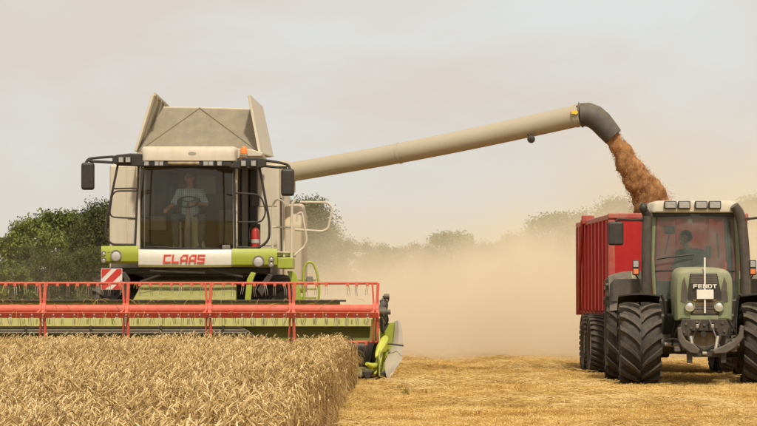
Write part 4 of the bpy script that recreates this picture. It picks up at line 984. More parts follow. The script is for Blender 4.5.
# driver of the combine
def combine_driver():
    o = empty('person', (C.x0 + sx, C.y0 + 0.95, ZB + 0.50)); tag(o, 'driver in a checked shirt steering behind the harvester windscreen', 'person')
    hz = 0.07
    body, shirt, legs, hair = MB(), MB(), MB(), MB()
    hip, chest, neck = Vector((0, 0.10, hz)), Vector((0, 0.14, hz + 0.42)), Vector((0, 0.10, hz + 0.60))
    limb(body, [hip, (0, 0.14, hz + 0.2), chest, neck], [0.13, 0.13, 0.13, 0.055]); limb(body, [neck, (0, 0.07, hz + 0.66)], [0.055, 0.052])
    head(body, hair, (-0.01, 0.05, hz + 0.765), (-0.10, -0.95, -0.28))
    shl, shr = Vector((-0.20, 0.12, hz + 0.50)), Vector((0.20, 0.12, hz + 0.50))
    ell, wrl = Vector((-0.31, -0.05, hz + 0.27)), Vector((-0.40, -0.30, hz + 0.20))
    elr_, wrr = Vector((0.31, -0.06, hz + 0.27)), Vector((0.13, -0.34, hz + 0.30))
    for sh, e, w in ((shl, ell, wrl), (shr, elr_, wrr)):
        limb(body, [chest + (sh - chest) * 0.3, sh, e, w], [0.07, 0.06, 0.045, 0.030])
        limb(shirt, [chest + (sh - chest) * 0.2, sh, sh.lerp(e, 0.85)], [0.10, 0.085, 0.066])
    hand(body, wrl, (-0.25, -0.9, -0.3), (0.9, -0.3, 0), (0, 0.2, 1), 0.9)
    hand(body, wrr, (-0.35, -0.85, 0.05), (-0.9, 0.35, 0.1), (0, 0.2, 1), 1.0)
    limb(shirt, [hip + Vector((0, 0, 0.02)), (0, 0.13, hz + 0.22), (0, 0.14, hz + 0.42), (0, 0.11, hz + 0.55)], [0.16, 0.165, 0.15, 0.075], 14)
    limb(shirt, [shl, (0, 0.13, hz + 0.46), shr], [0.085, 0.14, 0.085])
    for s in (-1, 1):
        h_, kn, an = Vector((s * 0.10, 0.08, hz)), Vector((s * 0.25, -0.36, hz + 0.02)), Vector((s * 0.22, -0.38, -0.44))
        limb(body, [h_, kn, an], [0.08, 0.055, 0.045]); limb(legs, [h_, kn, kn.lerp(an, 0.5), an + Vector((0, 0, 0.05))], [0.105, 0.078, 0.068, 0.062])
        limb(legs, [an + Vector((0, 0.02, -0.02)), an + Vector((0, -0.16, -0.03))], [0.045, 0.04])
    limb(legs, [hip - Vector((0, 0, 0.01)), hip + Vector((0, 0.03, 0.05))], [0.15, 0.15])
    remeshed(body, 'body', SKIN, o, 0.009); remeshed(shirt, 'shirt', PLAID, o, 0.012); remeshed(legs, 'trousers', JEANS, o, 0.012); remeshed(hair, 'hair', HAIRM, o, 0.010)
combine_driver()
# ------------------------------------------------------------------ tractor
YAW = R(2.6)
T = Frame(5.37, 46.7, YAW)
trac = empty('tractor', (T.x0, T.y0, 0), -YAW)
tag(trac, 'dusty green farm tractor with white roof pulling the red trailer', 'tractor')
# hood, lofted from arched sections
secs = []
for y, w, zt_, zb_ in ((-0.885, 0.40, 1.84, 1.14), (-0.86, 0.445, 1.91, 1.11), (-0.80, 0.465, 1.945, 1.10), (-0.55, 0.475, 1.965, 1.10), (0.3, 0.455, 1.985, 1.12), (1.45, 0.42, 2.0, 1.2)):
    pts = []
    for k in range(13):
        a = math.pi * k / 12; ca, sa = math.cos(a), math.sin(a)
        pts.append((w * math.copysign(abs(ca) ** 0.42, ca), y, zb_ + (zt_ - zb_) * (0.55 + 0.45 * abs(sa) ** 0.45) if sa > 1e-6 else zb_ + (zt_ - zb_) * 0.55))
    secs.append([(w * 0.97, y, zb_)] + pts + [(-w * 0.97, y, zb_)])
mb = MB(); n = len(secs[0]); vs_ = [p for s in secs for p in s]
fs = [(i * n + k, i * n + (k + 1) % n, (i + 1) * n + (k + 1) % n, (i + 1) * n + k) for i in range(len(secs) - 1) for k in range(n)] + [tuple(range(n)), tuple(range((len(secs) - 1) * n, len(secs) * n))[::-1]]
mb.add(vs_, fs); hood = mb.build('hood', FGREEN, trac, 0.01)
# grille: recessed-looking dark fields with bars, name, plate, lamps
def hx(u): return T.x(u, 45.8)
def hz_(v): return T.z(v, 45.8)
YF = -0.895
m = MB(); m.prism([(hx(690), hz_(273.5)), (hx(717), hz_(273.5)), (hx(721.5), hz_(296)), (hx(719), hz_(315)), (hx(691), hz_(315)), (hx(687.5), hz_(296))], 'y', YF - 0.012, YF + 0.02); gri = m.build('grille', BLACK, hood, 0.006)
for k in range(9):
    v = 274.5 + k * 1.05; w = 12.5 + 0.15 * k
    MB().box(hx(703.7 - w), hx(703.7 + w), YF - 0.022, YF - 0.013, hz_(v + 0.45), hz_(v)).build('grille_bar', GREYP, hood)
for k in range(11):
    v = 299 + k * 1.35
    MB().box(hx(693), hx(716.5), YF - 0.020, YF - 0.013, hz_(v + 0.5), hz_(v)).build('grille_bar', RUST, hood)
for s in (-1, 1):
    c_ = 704.2
    m = MB(); m.prism([(hx(c_ + s * 19.8), hz_(277)), (hx(c_ + s * 22.2), hz_(283)), (hx(c_ + s * 23.6), hz_(301)), (hx(c_ + s * 17.5), hz_(303)), (hx(c_ + s * 16.8), hz_(290))], 'y', YF - 0.004, YF + 0.10); m.build('side_grille', DGREY, hood)
    lc = (hx(c_ + s * 14.6), YF - 0.02, hz_(306.2))
    rg = MB().lathe([(-0.03, 0.072), (-0.035, 0.086), (0.05, 0.09), (0.05, 0.06)], lc, 'y', 24, closed=True).build('headlamp', FGREEN, trac)
    MB().lathe([(-0.028, 0.002), (-0.026, 0.03), (-0.012, 0.060), (-0.006, 0.074), (0.03, 0.074)], lc, 'y', 24).build('lens', CHROME, rg)
lettering('FENDT', hx(693), hx(716.5), hz_(288.3), hz_(284.2), YF - 0.045, PLATE, hood, 0.0, 0.14, 0.012)
MB().box(hx(696.5), hx(713.2), YF - 0.062, YF - 0.047, hz_(299), hz_(289.6)).build('number_plate', PLATE, hood, 0.004)
MB().box(hx(704.6) - 0.014, hx(704.6) + 0.014, YF - 0.044, YF - 0.024, hz_(313), hz_(257.5)).build('marker_rod', PLATE, trac, 0.004)
MB().box(hx(690), hx(718), YF - 0.01, YF + 0.06, hz_(320.5), hz_(315.5)).build('grille_foot', FGREEN, hood, 0.01)

# front linkage and chassis
def tplate(l, d, th, name, mat=BLACKM, bev=0.012):
    m = MB(); T.plate(m, l, d, th); return m.build(name, mat, trac, bev)
tplate([(682, 319), (726, 319), (729, 327), (726, 336), (720, 336), (716, 331), (692, 331), (688, 336), (682, 336), (680, 327)], 45.75, 0.14, 'front_plate')
for u, v in ((686, 324), (691, 328), (697, 322), (711, 322), (716, 327), (722, 323), (724, 331), (684, 332), (704, 325)):
    MB().lathe([(-0.025, 0.020), (0.0, 0.024)], T.p(u, v, 45.75), 'y', 6).build('bolt', DGREY, trac)
arc = [(704 + 15.5 * math.cos(R(a)), 335 + 13.5 * math.sin(R(a))) for a in range(-5, 186, 10)]
MB().tube([T.p(u, v, 45.6) for u, v in arc], 0.035, n=6).build('link_yoke', BLACKM, trac)
m = MB(); T.plate(m, [(690, 332), (718, 332), (717, 341), (711, 347), (697, 347), (691, 341)], 45.95, 0.1); m.build('weight_bracket', RUST, trac)
MB().lathe([(-0.05, 0.05), (0.05, 0.05)], T.p(703, 334, 45.75), 'y', 14).build('coupling', BLACK, trac)
tplate([(677.5, 328), (681, 326.5), (682.5, 334), (686, 340), (694, 344), (700, 350), (698, 354), (690, 353), (682, 347), (678, 340)], 45.35, 0.10, 'lower_link_arm', DGREY, 0.02)
tplate([(743.5, 326), (740, 325), (738.5, 334), (733, 341), (722, 346), (712, 350), (714, 354), (726, 353), (736, 347), (743, 338)], 45.35, 0.10, 'lower_link_arm', DGREY, 0.02)
tplate([(690, 349), (726, 349), (726, 355), (721, 357), (694, 357), (690, 355)], 45.5, 0.2, 'link_beam', BLACKM, 0.02)
for u in (689.5, 723): tplate([(u - 3, 352), (u + 3, 352), (u + 2.5, 363), (u - 2.5, 363)], 45.45, 0.12, 'link_foot', BLACKM, 0.01)
for l in ([(700, 322, 45.7), (694, 335, 45.55), (690, 349, 45.5)], [(709, 320, 45.7), (716, 338, 45.55), (720, 349, 45.5)], [(684, 320, 45.8), (676, 330, 45.9), (672, 345, 46.2)], [(728, 320, 45.8), (735, 332, 45.9), (741, 345, 46.2)]):
    MB().tube(fillet(T.pts(l), 0.1), 0.018, n=6).build('hose', BLACK, trac)
MB().box(-0.36, 0.36, -0.70, 3.4, 0.60, 1.10).build('chassis', BLACKM, trac, 0.03)
for l in ([(664, 340, 46.1), (676, 338, 46.0), (686, 346, 45.8)], [(744, 338, 46.1), (734, 336, 46.0), (724, 345, 45.8)], [(686, 318, 45.9), (680, 312, 46.2), (676, 318, 46.6), (672, 336, 46.6)], [(728, 314, 46.0), (733, 322, 46.1), (731, 334, 45.9)], [(696, 345, 45.5), (704, 351, 45.45), (713, 345, 45.5)]):
    MB().tube(fillet(T.pts(l), 0.1), 0.014, n=6).build('hose', BLACK, trac)
for u, v, w, h in ((677, 349, 6, 5), (733, 349, 6, 5), (697, 326, 3, 4), (712, 326, 3, 4), (704, 353, 5, 3)):
    m = MB().box(T.x(u - w / 2, 45.5), T.x(u + w / 2, 45.5), -1.29, -1.14, T.z(v + h / 2, 45.5), T.z(v - h / 2, 45.5)); m.build('link_block', DGREY if u < 690 or u > 720 else STEEL, trac, 0.012)
for u in (690.5, 717.5):
    MB().tube(T.pts([(u, 336, 45.5), (u * 0.8 + 704 * 0.2, 352, 45.45)]), 0.03, n=8).build('lift_ram', STEEL, trac)
MB().tube([(-1.10, 0, 0.70), (-0.35, 0.0, 0.66), (0.35, 0.0, 0.66), (1.10, 0, 0.70)], [0.10, 0.13, 0.13, 0.10], n=10).build('front_axle', BLACKM, trac)
for s in (-1, 1):
    MB().lathe([(-0.16, 0.15), (0.16, 0.17), (0.2, 0.10)], (s * 0.66, 0, 0.70), 'x', 18).build('hub_carrier', BLACKM, trac)
    MB().tube([(s * 0.2, -0.22, 0.68), (s * 0.62, -0.26, 0.70)], 0.035, n=8).build('steering_ram', STEEL, trac)
    m = MB().box(s * 0.42 - 0.24, s * 0.42 + 0.24, 0.75, 2.2, 0.52, 1.2); m.build('tank_box', BLACKM, trac, 0.05)
    m = MB().box(s * 0.60 - 0.14, s * 0.60 + 0.14, 1.0, 1.9, 0.45, 1.45); m.build('cab_step', BLACK, trac, 0.04)
MB().tube([(-1.2, 2.8, 0.9), (1.2, 2.8, 0.9)], 0.16, n=12).build('rear_axle', BLACKM, trac)
# wheels
for s in (-1, 1):
    wheel(trac, (s * 1.015, 0, 0.70), 0.70, 0.66, 0.36, 'tractor_front', 16, 0.06, 0.44, 0.042, s, RIMRED, name='front_wheel')
    wheel(trac, (s * 1.14, 2.8, 0.92), 0.92, 0.68, 0.50, 'tractor_rear', 18, 0.06, 0.42, 0.045, s, RIMRED, name='rear_wheel')
    rows_ = []                                          # front mudguard, a curved shell behind and over the tyre
    for a in range(84, 196, 8):
        row = []
        for k in range(5):
            t = k / 4 * 2 - 1; rr_ = 0.835 - 0.03 * t * t; row.append((s * 1.015 + t * 0.35, -rr_ * math.cos(R(a)), 0.70 + rr_ * math.sin(R(a))))
        rows_.append(row)
    mg = MB().sheet(rows_, 0.022).build('mudguard', BLACK, trac)
    MB().tube([(s * 0.66, 0.0, 1.53), (s * 0.60, 0.05, 1.40), (s * 0.55, 0.1, 0.95)], 0.025, n=6).build('mudguard_stay', BLACKM, mg)
    rows_ = []                                          # rear fender, dark outer rim and green inner shell
    for a in range(40, 150, 10):
        rows_.append([(s * (0.80 + 0.12 * k), 2.8 - 1.0 * math.cos(R(a)), 0.92 + 1.0 * math.sin(R(a)) - 0.05 * (k == 5)) for k in range(3)])
    MB().sheet(rows_, 0.03).build('fender', FGREEN, trac)
    rows_ = []
    for a in range(20, 160, 10):
        rows_.append([(s * (1.045 + 0.13 * k), 2.8 - (1.0 - 0.02 * k * k * 0.5) * math.cos(R(a)), 0.92 + (1.0 - 0.02 * k * k * 0.5) * math.sin(R(a))) for k in range(4)])
    MB().sheet(rows_, 0.035).build('fender_edge', DGREY, trac)
    m = MB(); m.prism([(0.8 * s, 1.40), (1.44 * s, 1.40), (1.44 * s, 1.70), (1.36 * s, 1.80), (0.8 * s, 1.80)][:: int(s)], 'y', 1.92, 1.95); m.build('fender_front', DGREY, trac, 0.01)

# cab
CY0, CY1 = 1.5, 3.15
ZC0, ZC1 = T.z(300, 48.2), T.z(214, 48.2)
xl_, xr_ = T.x(653.5, 48.2), T.x(736, 48.2)
MB().box(xl_, xr_, CY0 + 0.1, CY1, ZC0 - 0.25, ZC0 - 0.15).build('cab_floor', INTER, trac)
MB().box(xl_ + 0.1, xr_ - 0.1, CY0 + 0.03, CY0 + 0.12, ZC0 - 0.15, ZC0 + 0.1).build('cab_sill', RUST, trac, 0.01)
def bow(u_t, u_m, u_b, d): return [T.p(u_t, 214, d), T.p((u_t + u_m) / 2 - 0.0, 235, d), T.p(u_m, 258, d), T.p((u_m + u_b) / 2, 280, d), T.p(u_b, 302, d)]
for s, (ut, um, ub) in ((-1, (655, 653, 655.5)), (1, (734.5, 737.3, 737))):
    MB().tube(bow(ut, um, ub, 48.2), 0.038, n=8).build('cab_pillar', FGREEN, trac)
    MB().tube([(p[0] * 0.97, p[1] + 1.6, p[2]) for p in bow(ut, um, ub, 48.2)], 0.035, n=8).build('cab_pillar', BLACK, trac)
    sg = bow(ut, um, ub, 48.2); MB().sheet([[(p[0] + s * 0.0, p[1] + 0.05 + 1.5 * k, p[2]) for k in (0, 1)] for p in sg], 0.006).build('side_window', GLASS_T, trac)
rows_ = []
for i in range(7):
    t = i / 6; z = ZC0 + 0.02 + (ZC1 - ZC0 - 0.02) * t; wv = 0.02 * math.sin(math.pi * t)
    rows_.append([(xl_ + 0.02 - wv + (xr_ - xl_ - 0.04 + 2 * wv) * j / 8, CY0 - 0.02 - 0.10 * (1 - (j / 4 - 1) ** 2), z) for j in range(9)])
MB().sheet(rows_, 0.006).build('windscreen', GLASS_T, trac)
MB().sheet([[(xl_ + 0.08, CY1 - 0.03, ZC0 + 0.35), (xr_ - 0.08, CY1 - 0.03, ZC0 + 0.35)], [(xl_ + 0.06, CY1 - 0.03, ZC1 - 0.05), (xr_ - 0.06, CY1 - 0.03, ZC1 - 0.05)]], 0.006).build('rear_window', GLASS_S, trac)
MB().box(xl_, xr_, CY1 - 0.06, CY1, ZC0 - 0.2, ZC0 + 0.34).build('cab_back', INTER, trac)
MB().tube([(xl_ + 0.03, CY0 - 0.03, ZC0 + 0.50), (0.0, CY0 - 0.15, ZC0 + 0.51), (xr_ - 0.03, CY0 - 0.03, ZC0 + 0.50)], 0.016, n=6).build('windscreen_bar', BLACK, trac)
# roof
secs = []
for y, w, zt_, in ((1.28, 0.66, -0.06), (1.31, 0.74, -0.015), (1.42, 0.78, 0.0), (2.6, 0.80, 0.02), (3.2, 0.76, -0.02)):
    z0, z1 = T.z(212.5, 48.0), T.z(200.3, 48.0) + zt_
    xc = (xl_ + xr_) / 2 + 0.0
    secs.append([(xc + w, y, z0), (xc + w, y, z0 + 0.06), (xc + w - 0.05, y, z1 - 0.03), (xc + w - 0.15, y, z1), (xc - w + 0.15, y, z1), (xc - w + 0.05, y, z1 - 0.03), (xc - w, y, z0 + 0.06), (xc - w, y, z0)])
mb = MB(); n = 8; vs_ = [p for s in secs for p in s]
fs = [(i * n + k, i * n + (k + 1) % n, (i + 1) * n + (k + 1) % n, (i + 1) * n + k) for i in range(len(secs) - 1) for k in range(n)] + [tuple(range(n)), tuple(range((len(secs) - 1) * n, len(secs) * n))[::-1]]
mb.add(vs_, fs); troof = mb.build('roof', CREAM, trac, 0.03, 3)
MB().box(xl_ - 0.02, xr_ + 0.02, 1.38, 3.15, T.z(216.5, 48.1), T.z(212.6, 48.1)).build('roof_lining', BLACK, trac, 0.01)
for u in (670.5, 684.3, 701.2, 714.8):
    c_ = T.p(u, 205, 47.95)
    h_ = MB().box(c_[0] - 0.105, c_[0] + 0.105, 1.19, 1.30, c_[2] - 0.068, c_[2] + 0.068).build('roof_lamp', BLACK, troof, 0.012)
    MB().box(c_[0] - 0.088, c_[0] + 0.088, 1.182, 1.189, c_[2] - 0.05, c_[2] + 0.05).build('lamp_lens', LENS, troof, 0.003)
# intake stack and exhaust along the front pillars
MB().tube(fillet(T.pts([(647, 303, 47.95), (646.5, 260, 47.95), (647, 214, 47.95), (643.5, 209, 47.9), (641.5, 205.5, 47.85)]), 0.12), [0.085] * 17 + [0.075], n=14).build('intake_stack', BLACK, trac) if False else None
pp = fillet(T.pts([(647.2, 304, 47.95), (646.2, 260, 47.95), (647.5, 216, 47.95)]), 0.3)
MB().tube(pp, 0.088, n=14).build('intake_stack', STACK, trac)
MB().ball(T.p(643.5, 208.0, 47.9), 0.075, 0.09, 0.095).build('intake_cap', BLACK, trac)
MB().tube(T.pts([(647.5, 216, 47.95), (645, 211, 47.92)]), 0.07, n=12).build('intake_neck', BLACK, trac)
pp = fillet(T.pts([(745, 304, 47.95), (745, 260, 47.95), (741.8, 222, 47.95), (738.5, 212, 47.93), (734, 205.5, 47.9)]), 0.25)
ex = MB().tube(pp, [0.09] * (len(pp) - 3) + [0.088, 0.085, 0.08], n=16, cap=True).build('exhaust_stack', STACK, trac)
# wiper, mirrors, marker lamps
MB().tube(T.pts([(694, 254.5, 48.02), (675, 256.5, 48.02), (657, 259, 48.08)]), 0.014, n=5).build('wiper', BLACK, trac)
MB().box(T.x(691, 48.03), T.x(704, 48.03), 1.40, 1.44, T.z(262, 48.03), T.z(252, 48.03)).build('dash_display', BLACK, trac, 0.02)
for s in (-1, 1):
    ua = [(643, 219.5), (632, 219.8), (619, 218.8), (615.5, 221)] if s < 0 else [(747, 219), (752, 218.5), (764, 217), (770, 219.5)]
    MB().tube(fillet([T.p(u, v, 47.9) for u, v in ua], 0.08), [0.035] + [0.022] * 12 + [0.016], n=8).build('mirror_arm', BLACK, trac)
    u0 = 608.2 if s < 0 else 763
    x0, x1, z0, z1 = T.x(u0, 47.9), T.x(u0 + 15.5, 47.9), T.z(245.3, 47.9), T.z(221.5, 47.9)
    m = MB().box(x0, x1, 1.16, 1.26, z0, z1).build('mirror', BLACK, trac, 0.04, 3)
    MB().box(x0 + 0.02, x1 - 0.02, 1.261, 1.268, z0 + 0.03, z1 - 0.03).build('mirror_glass', CHROME, m)
    ul = 636 if s < 0 else 752.5
    lp = MB().box(T.x(ul - 3.4, 47.9), T.x(ul + 3.4, 47.9), 1.18, 1.26, T.z(275.2, 47.9), T.z(260, 47.9)).build('marker_lamp', BLACK, trac, 0.012)
    MB().box(T.x(ul - 2.5, 47.9), T.x(ul + 2.5, 47.9), 1.17, 1.179, T.z(267, 47.9), T.z(261.2, 47.9)).build('lamp_lens', LENS, lp, 0.003)
    MB().box(T.x(ul - 2.5, 47.9), T.x(ul + 2.5, 47.9), 1.17, 1.179, T.z(274, 47.9), T.z(269, 47.9)).build('indicator_lens', AMBER, lp, 0.003)
    MB().tube(T.pts([(ul, 275, 47.95), (ul - s * 3, 280, 47.97), (ul - s * 5, 290, 48.0)]), 0.014, n=6).build('lamp_stalk', BLACK, lp)
# cab interior
tsx = T.x(690, 49.1)
st_ = MB().box(tsx - 0.25, tsx + 0.25, 2.15, 2.65, ZC0 + 0.15, ZC0 + 0.28).build('seat', SEATM, trac, 0.04)
MB().box(tsx + 0.05, tsx + 0.24, 2.62, 2.74, ZC0 + 0.28, ZC0 + 0.72).build('seat_back', SEATM, st_, 0.05)
MB().box(tsx - 0.2, tsx + 0.2, 2.2, 2.6, ZC0 - 0.15, ZC0 + 0.15).build('seat_base', INTER, st_)
rc = Vector(T.p(682, 268, 48.65)); ring = [(rc.x + 0.19 * math.cos(a), rc.y + 0.13 * math.sin(a), rc.z + 0.12 * math.sin(a)) for a in [2 * math.pi * k / 24 for k in range(24)]]
sw = MB().tube(ring, 0.015, n=6, closed=True).build('steering_rim', BLACK, trac)
MB().tube([rc, rc + Vector((0, -0.15, -0.4))], [0.04, 0.07], n=8).build('steering_column', BLACK, sw)
m = MB().box(T.x(664, 48.4), T.x(675, 48.4), 1.66, 1.70, T.z(234, 48.4), T.z(226, 48.4)).build('inner_mirror', BLACK, trac, 0.02)
MB().tube(T.pts([(670, 233, 48.42), (665, 254, 48.5)]), 0.012, n=5).build('wiper', BLACK, trac)
MB().box(T.x(706, 49), T.x(711, 49), 2.2, 2.5, T.z(258, 49), T.z(246, 49)).build('headrest', SEATM, trac, 0.03)
for u, v0_, v1_ in ((717, 233, 258), (725, 222, 262)):
    MB().tube(T.pts([(u, v0_, 49.0), (u + 1.5, v1_, 49.0)]), 0.02, n=6).build('grab_rail', BLACK if u < 720 else GREYP, trac)

def tractor_driver():
    root = T.p(687, 281, 49.05)
    M_ = Matrix.Translation((T.x0, T.y0, 0)) @ Matrix.Rotation(-YAW, 4, 'Z'); wp = M_ @ Vector((root[0], 2.38, ZC0 + 0.28))
    o = empty('person', wp, -YAW); tag(o, 'tractor driver looking sideways, dark silhouette behind the tractor windscreen', 'person')
    body, shirt, legs, hair = MB(), MB(), MB(), MB(); hz = 0.07
    hip, chest = Vector((0.06, 0.05, hz)), Vector((0.05, 0.06, hz + 0.42))
    limb(body, [hip, (0.06, 0.08, hz + 0.2), chest, (0.0, 0.04, hz + 0.56)], [0.13, 0.13, 0.13, 0.055]); limb(body, [(0.0, 0.04, hz + 0.56), (-0.02, 0.03, hz + 0.64)], [0.055, 0.052])
    head(body, hair, (-0.03, 0.02, hz + 0.74), (-0.98, -0.2, -0.05), 1.08)
    shl, shr = Vector((-0.13, -0.02, hz + 0.46)), Vector((0.24, 0.10, hz + 0.46))
    ell, wrl = Vector((-0.20, -0.22, hz + 0.25)), Vector((-0.16, -0.46, hz + 0.24)); e2, w2 = Vector((0.30, -0.12, hz + 0.22)), Vector((0.16, -0.42, hz + 0.22))
    for sh, e, w in ((shl, ell, wrl), (shr, e2, w2)):
        limb(body, [chest + (sh - chest) * 0.3, sh, e, w], [0.07, 0.06, 0.045, 0.03]); limb(shirt, [chest + (sh - chest) * 0.2, sh, e, e.lerp(w, 0.3)], [0.10, 0.085, 0.062, 0.055])
    hand(body, wrl, (0.1, -1, 0.1), (0.9, 0.1, 0.2), (0, 0.1, 1), 1.1); hand(body, w2, (-0.1, -1, 0.1), (-0.9, 0.1, 0.2), (0, 0.1, 1), 1.1)
    limb(shirt, [hip + Vector((0, 0, 0.02)), (0.06, 0.08, hz + 0.22), (0.05, 0.07, hz + 0.42), (0.0, 0.05, hz + 0.53)], [0.165, 0.17, 0.155, 0.075], 14); limb(shirt, [shl, (0.05, 0.06, hz + 0.43), shr], [0.085, 0.14, 0.09])
    for s in (-1, 1):
        h_, kn, an = Vector((s * 0.10 + 0.04, 0.02, hz)), Vector((s * 0.16, -0.42, hz + 0.02)), Vector((s * 0.15, -0.50, -0.38))
        limb(body, [h_, kn, an], [0.08, 0.055, 0.045]); limb(legs, [h_, kn, an + Vector((0, 0, 0.05))], [0.105, 0.078, 0.062]); limb(legs, [an, an + Vector((0, -0.16, -0.02))], [0.045, 0.04])
    limb(legs, [hip, hip + Vector((0, 0.03, 0.05))], [0.15, 0.15])
    remeshed(body, 'body', SKIN, o, 0.009); remeshed(shirt, 'shirt', SHIRTD, o, 0.012); remeshed(legs, 'trousers', JEANS, o, 0.012); remeshed(hair, 'hair', HAIRD, o, 0.010)
tractor_driver()

# ------------------------------------------------------------------ trailer
TY = R(-1.3)
TR_ = Frame(5.52, 51.6, TY)
trl = empty('grain_trailer', (TR_.x0, TR_.y0, 0), -TY)
tag(trl, 'red grain trailer with ribbed sides receiving the grain behind the tractor', 'trailer')
LX = 1.225; Z0, Z1, LY = 1.10, 3.0, 6.4
MB().box(-LX + 0.05, LX - 0.05, 0.02, LY, Z0 - 0.02, Z0 + 0.06).build('bed', TRED_D, trl)
MB().box(-LX + 0.05, LX - 0.05, 0.0, 0.05, Z0 + 0.05, Z1 - 0.06).build('front_wall', TRED, trl)
MB().box(-LX + 0.05, LX - 0.05, LY - 0.05, LY, Z0 + 0.05, Z1 - 0.06).build('tail_gate', TRED, trl)
for s in (-1, 1):
    sw_ = MB().box(s * (LX - 0.04) - 0.02, s * (LX - 0.04) + 0.02, 0.05, LY - 0.05, Z0 + 0.05, Z1 - 0.06).build('side_wall', TRED, trl)
    for k in range(9):
        y = 0.22 + k * 0.68
        m = MB().prism([(s * (LX - 0.019), y), (s * (LX + 0.065), y + 0.06), (s * (LX + 0.065), y + 0.26), (s * (LX - 0.019), y + 0.32)][:: s], 'z', Z0 + 0.12, Z1 - 0.10)
        m.build('side_rib', TRED, sw_)
        f_ = MB(); f_.hexa([(s * (LX - 0.30), y + 0.05, Z0 - 0.16), (s * (LX - 0.18), y + 0.05, Z0 - 0.16), (s * (LX - 0.18), y + 0.15, Z0 - 0.16), (s * (LX - 0.30), y + 0.15, Z0 - 0.16),
                              (s * (LX - 0.02), y + 0.05, Z0 + 0.118), (s * (LX + 0.055), y + 0.05, Z0 + 0.118), (s * (LX + 0.055), y + 0.15, Z0 + 0.118), (s * (LX - 0.02), y + 0.15, Z0 + 0.118)]); f_.build('rib_foot', TRED_D, sw_)
    MB().box(s * LX - 0.07, s * LX + 0.07, -0.02, LY, Z1 - 0.10, Z1).build('top_rail', TRED_D, trl, 0.02)
    MB().box(s * LX - 0.065, s * LX + 0.06, -0.03, 0.09, Z0, Z1 - 0.101).build('corner_post', TRED_D, trl, 0.015)
    MB().box(s * LX - 0.065, s * LX + 0.06, LY - 0.09, LY + 0.03, Z0, Z1 - 0.101).build('corner_post', TRED_D, trl, 0.015)
    # tailgate ram along the side
    MB().tube([(s * (LX + 0.12), 4.3, Z1 + 0.0), (s * (LX + 0.14), 4.8, 2.1), (s * (LX + 0.10), 5.3, Z0 + 0.1)], [0.045, 0.04, 0.03], n=8).build('gate_ram', TRED_D, trl)
    MB().box(s * (LX + 0.04) - 0.10, s * (LX + 0.04) + 0.14, 4.2, 4.4, Z1 - 0.08, Z1 + 0.10).build('ram_bracket', TRED_D, trl, 0.02)
MB().box(-LX - 0.07, LX + 0.07, -0.05, 0.06, Z1 - 0.08, Z1 + 0.02).build('front_rail', TRED_D, trl, 0.02)
for x in (-0.6, 0.0, 0.6): MB().box(x - 0.04, x + 0.04, -0.045, 0.0, Z0 + 0.05, Z1 - 0.081).build('front_rib', TRED, trl, 0.01)
for s in (-1, 1): MB().box(s * 0.45 - 0.06, s * 0.45 + 0.06, 0.1, LY - 0.1, Z0 - 0.25, Z0 - 0.021).build('chassis_beam', BLACKM, trl)
for y in (1.3, 2.55):
    MB().tube([(-1.3, y, 0.58), (1.3, y, 0.58)], 0.07, n=8).build('axle', BLACKM, trl)
    for s in (-1, 1):
        wheel(trl, (s * 1.25, y, 0.58), 0.58, 0.55, 0.30, 'trailer', 30, 0.028, 0.22, 0.030, s, CREAM_D, name='wheel')
        MB().box(s * 0.45 - 0.05, s * 0.45 + 0.05, y - 0.4, y + 0.4, 0.6, Z0 - 0.251).build('spring', BLACKM, trl)
MB().tube([(-0.45, 0.9, 0.8), (0, -0.9, 0.6)], 0.05, n=6).build('drawbar', BLACKM, trl); MB().tube([(0.45, 0.9, 0.8), (0.0, -0.9, 0.6)], 0.05, n=6).build('drawbar', BLACKM, trl)

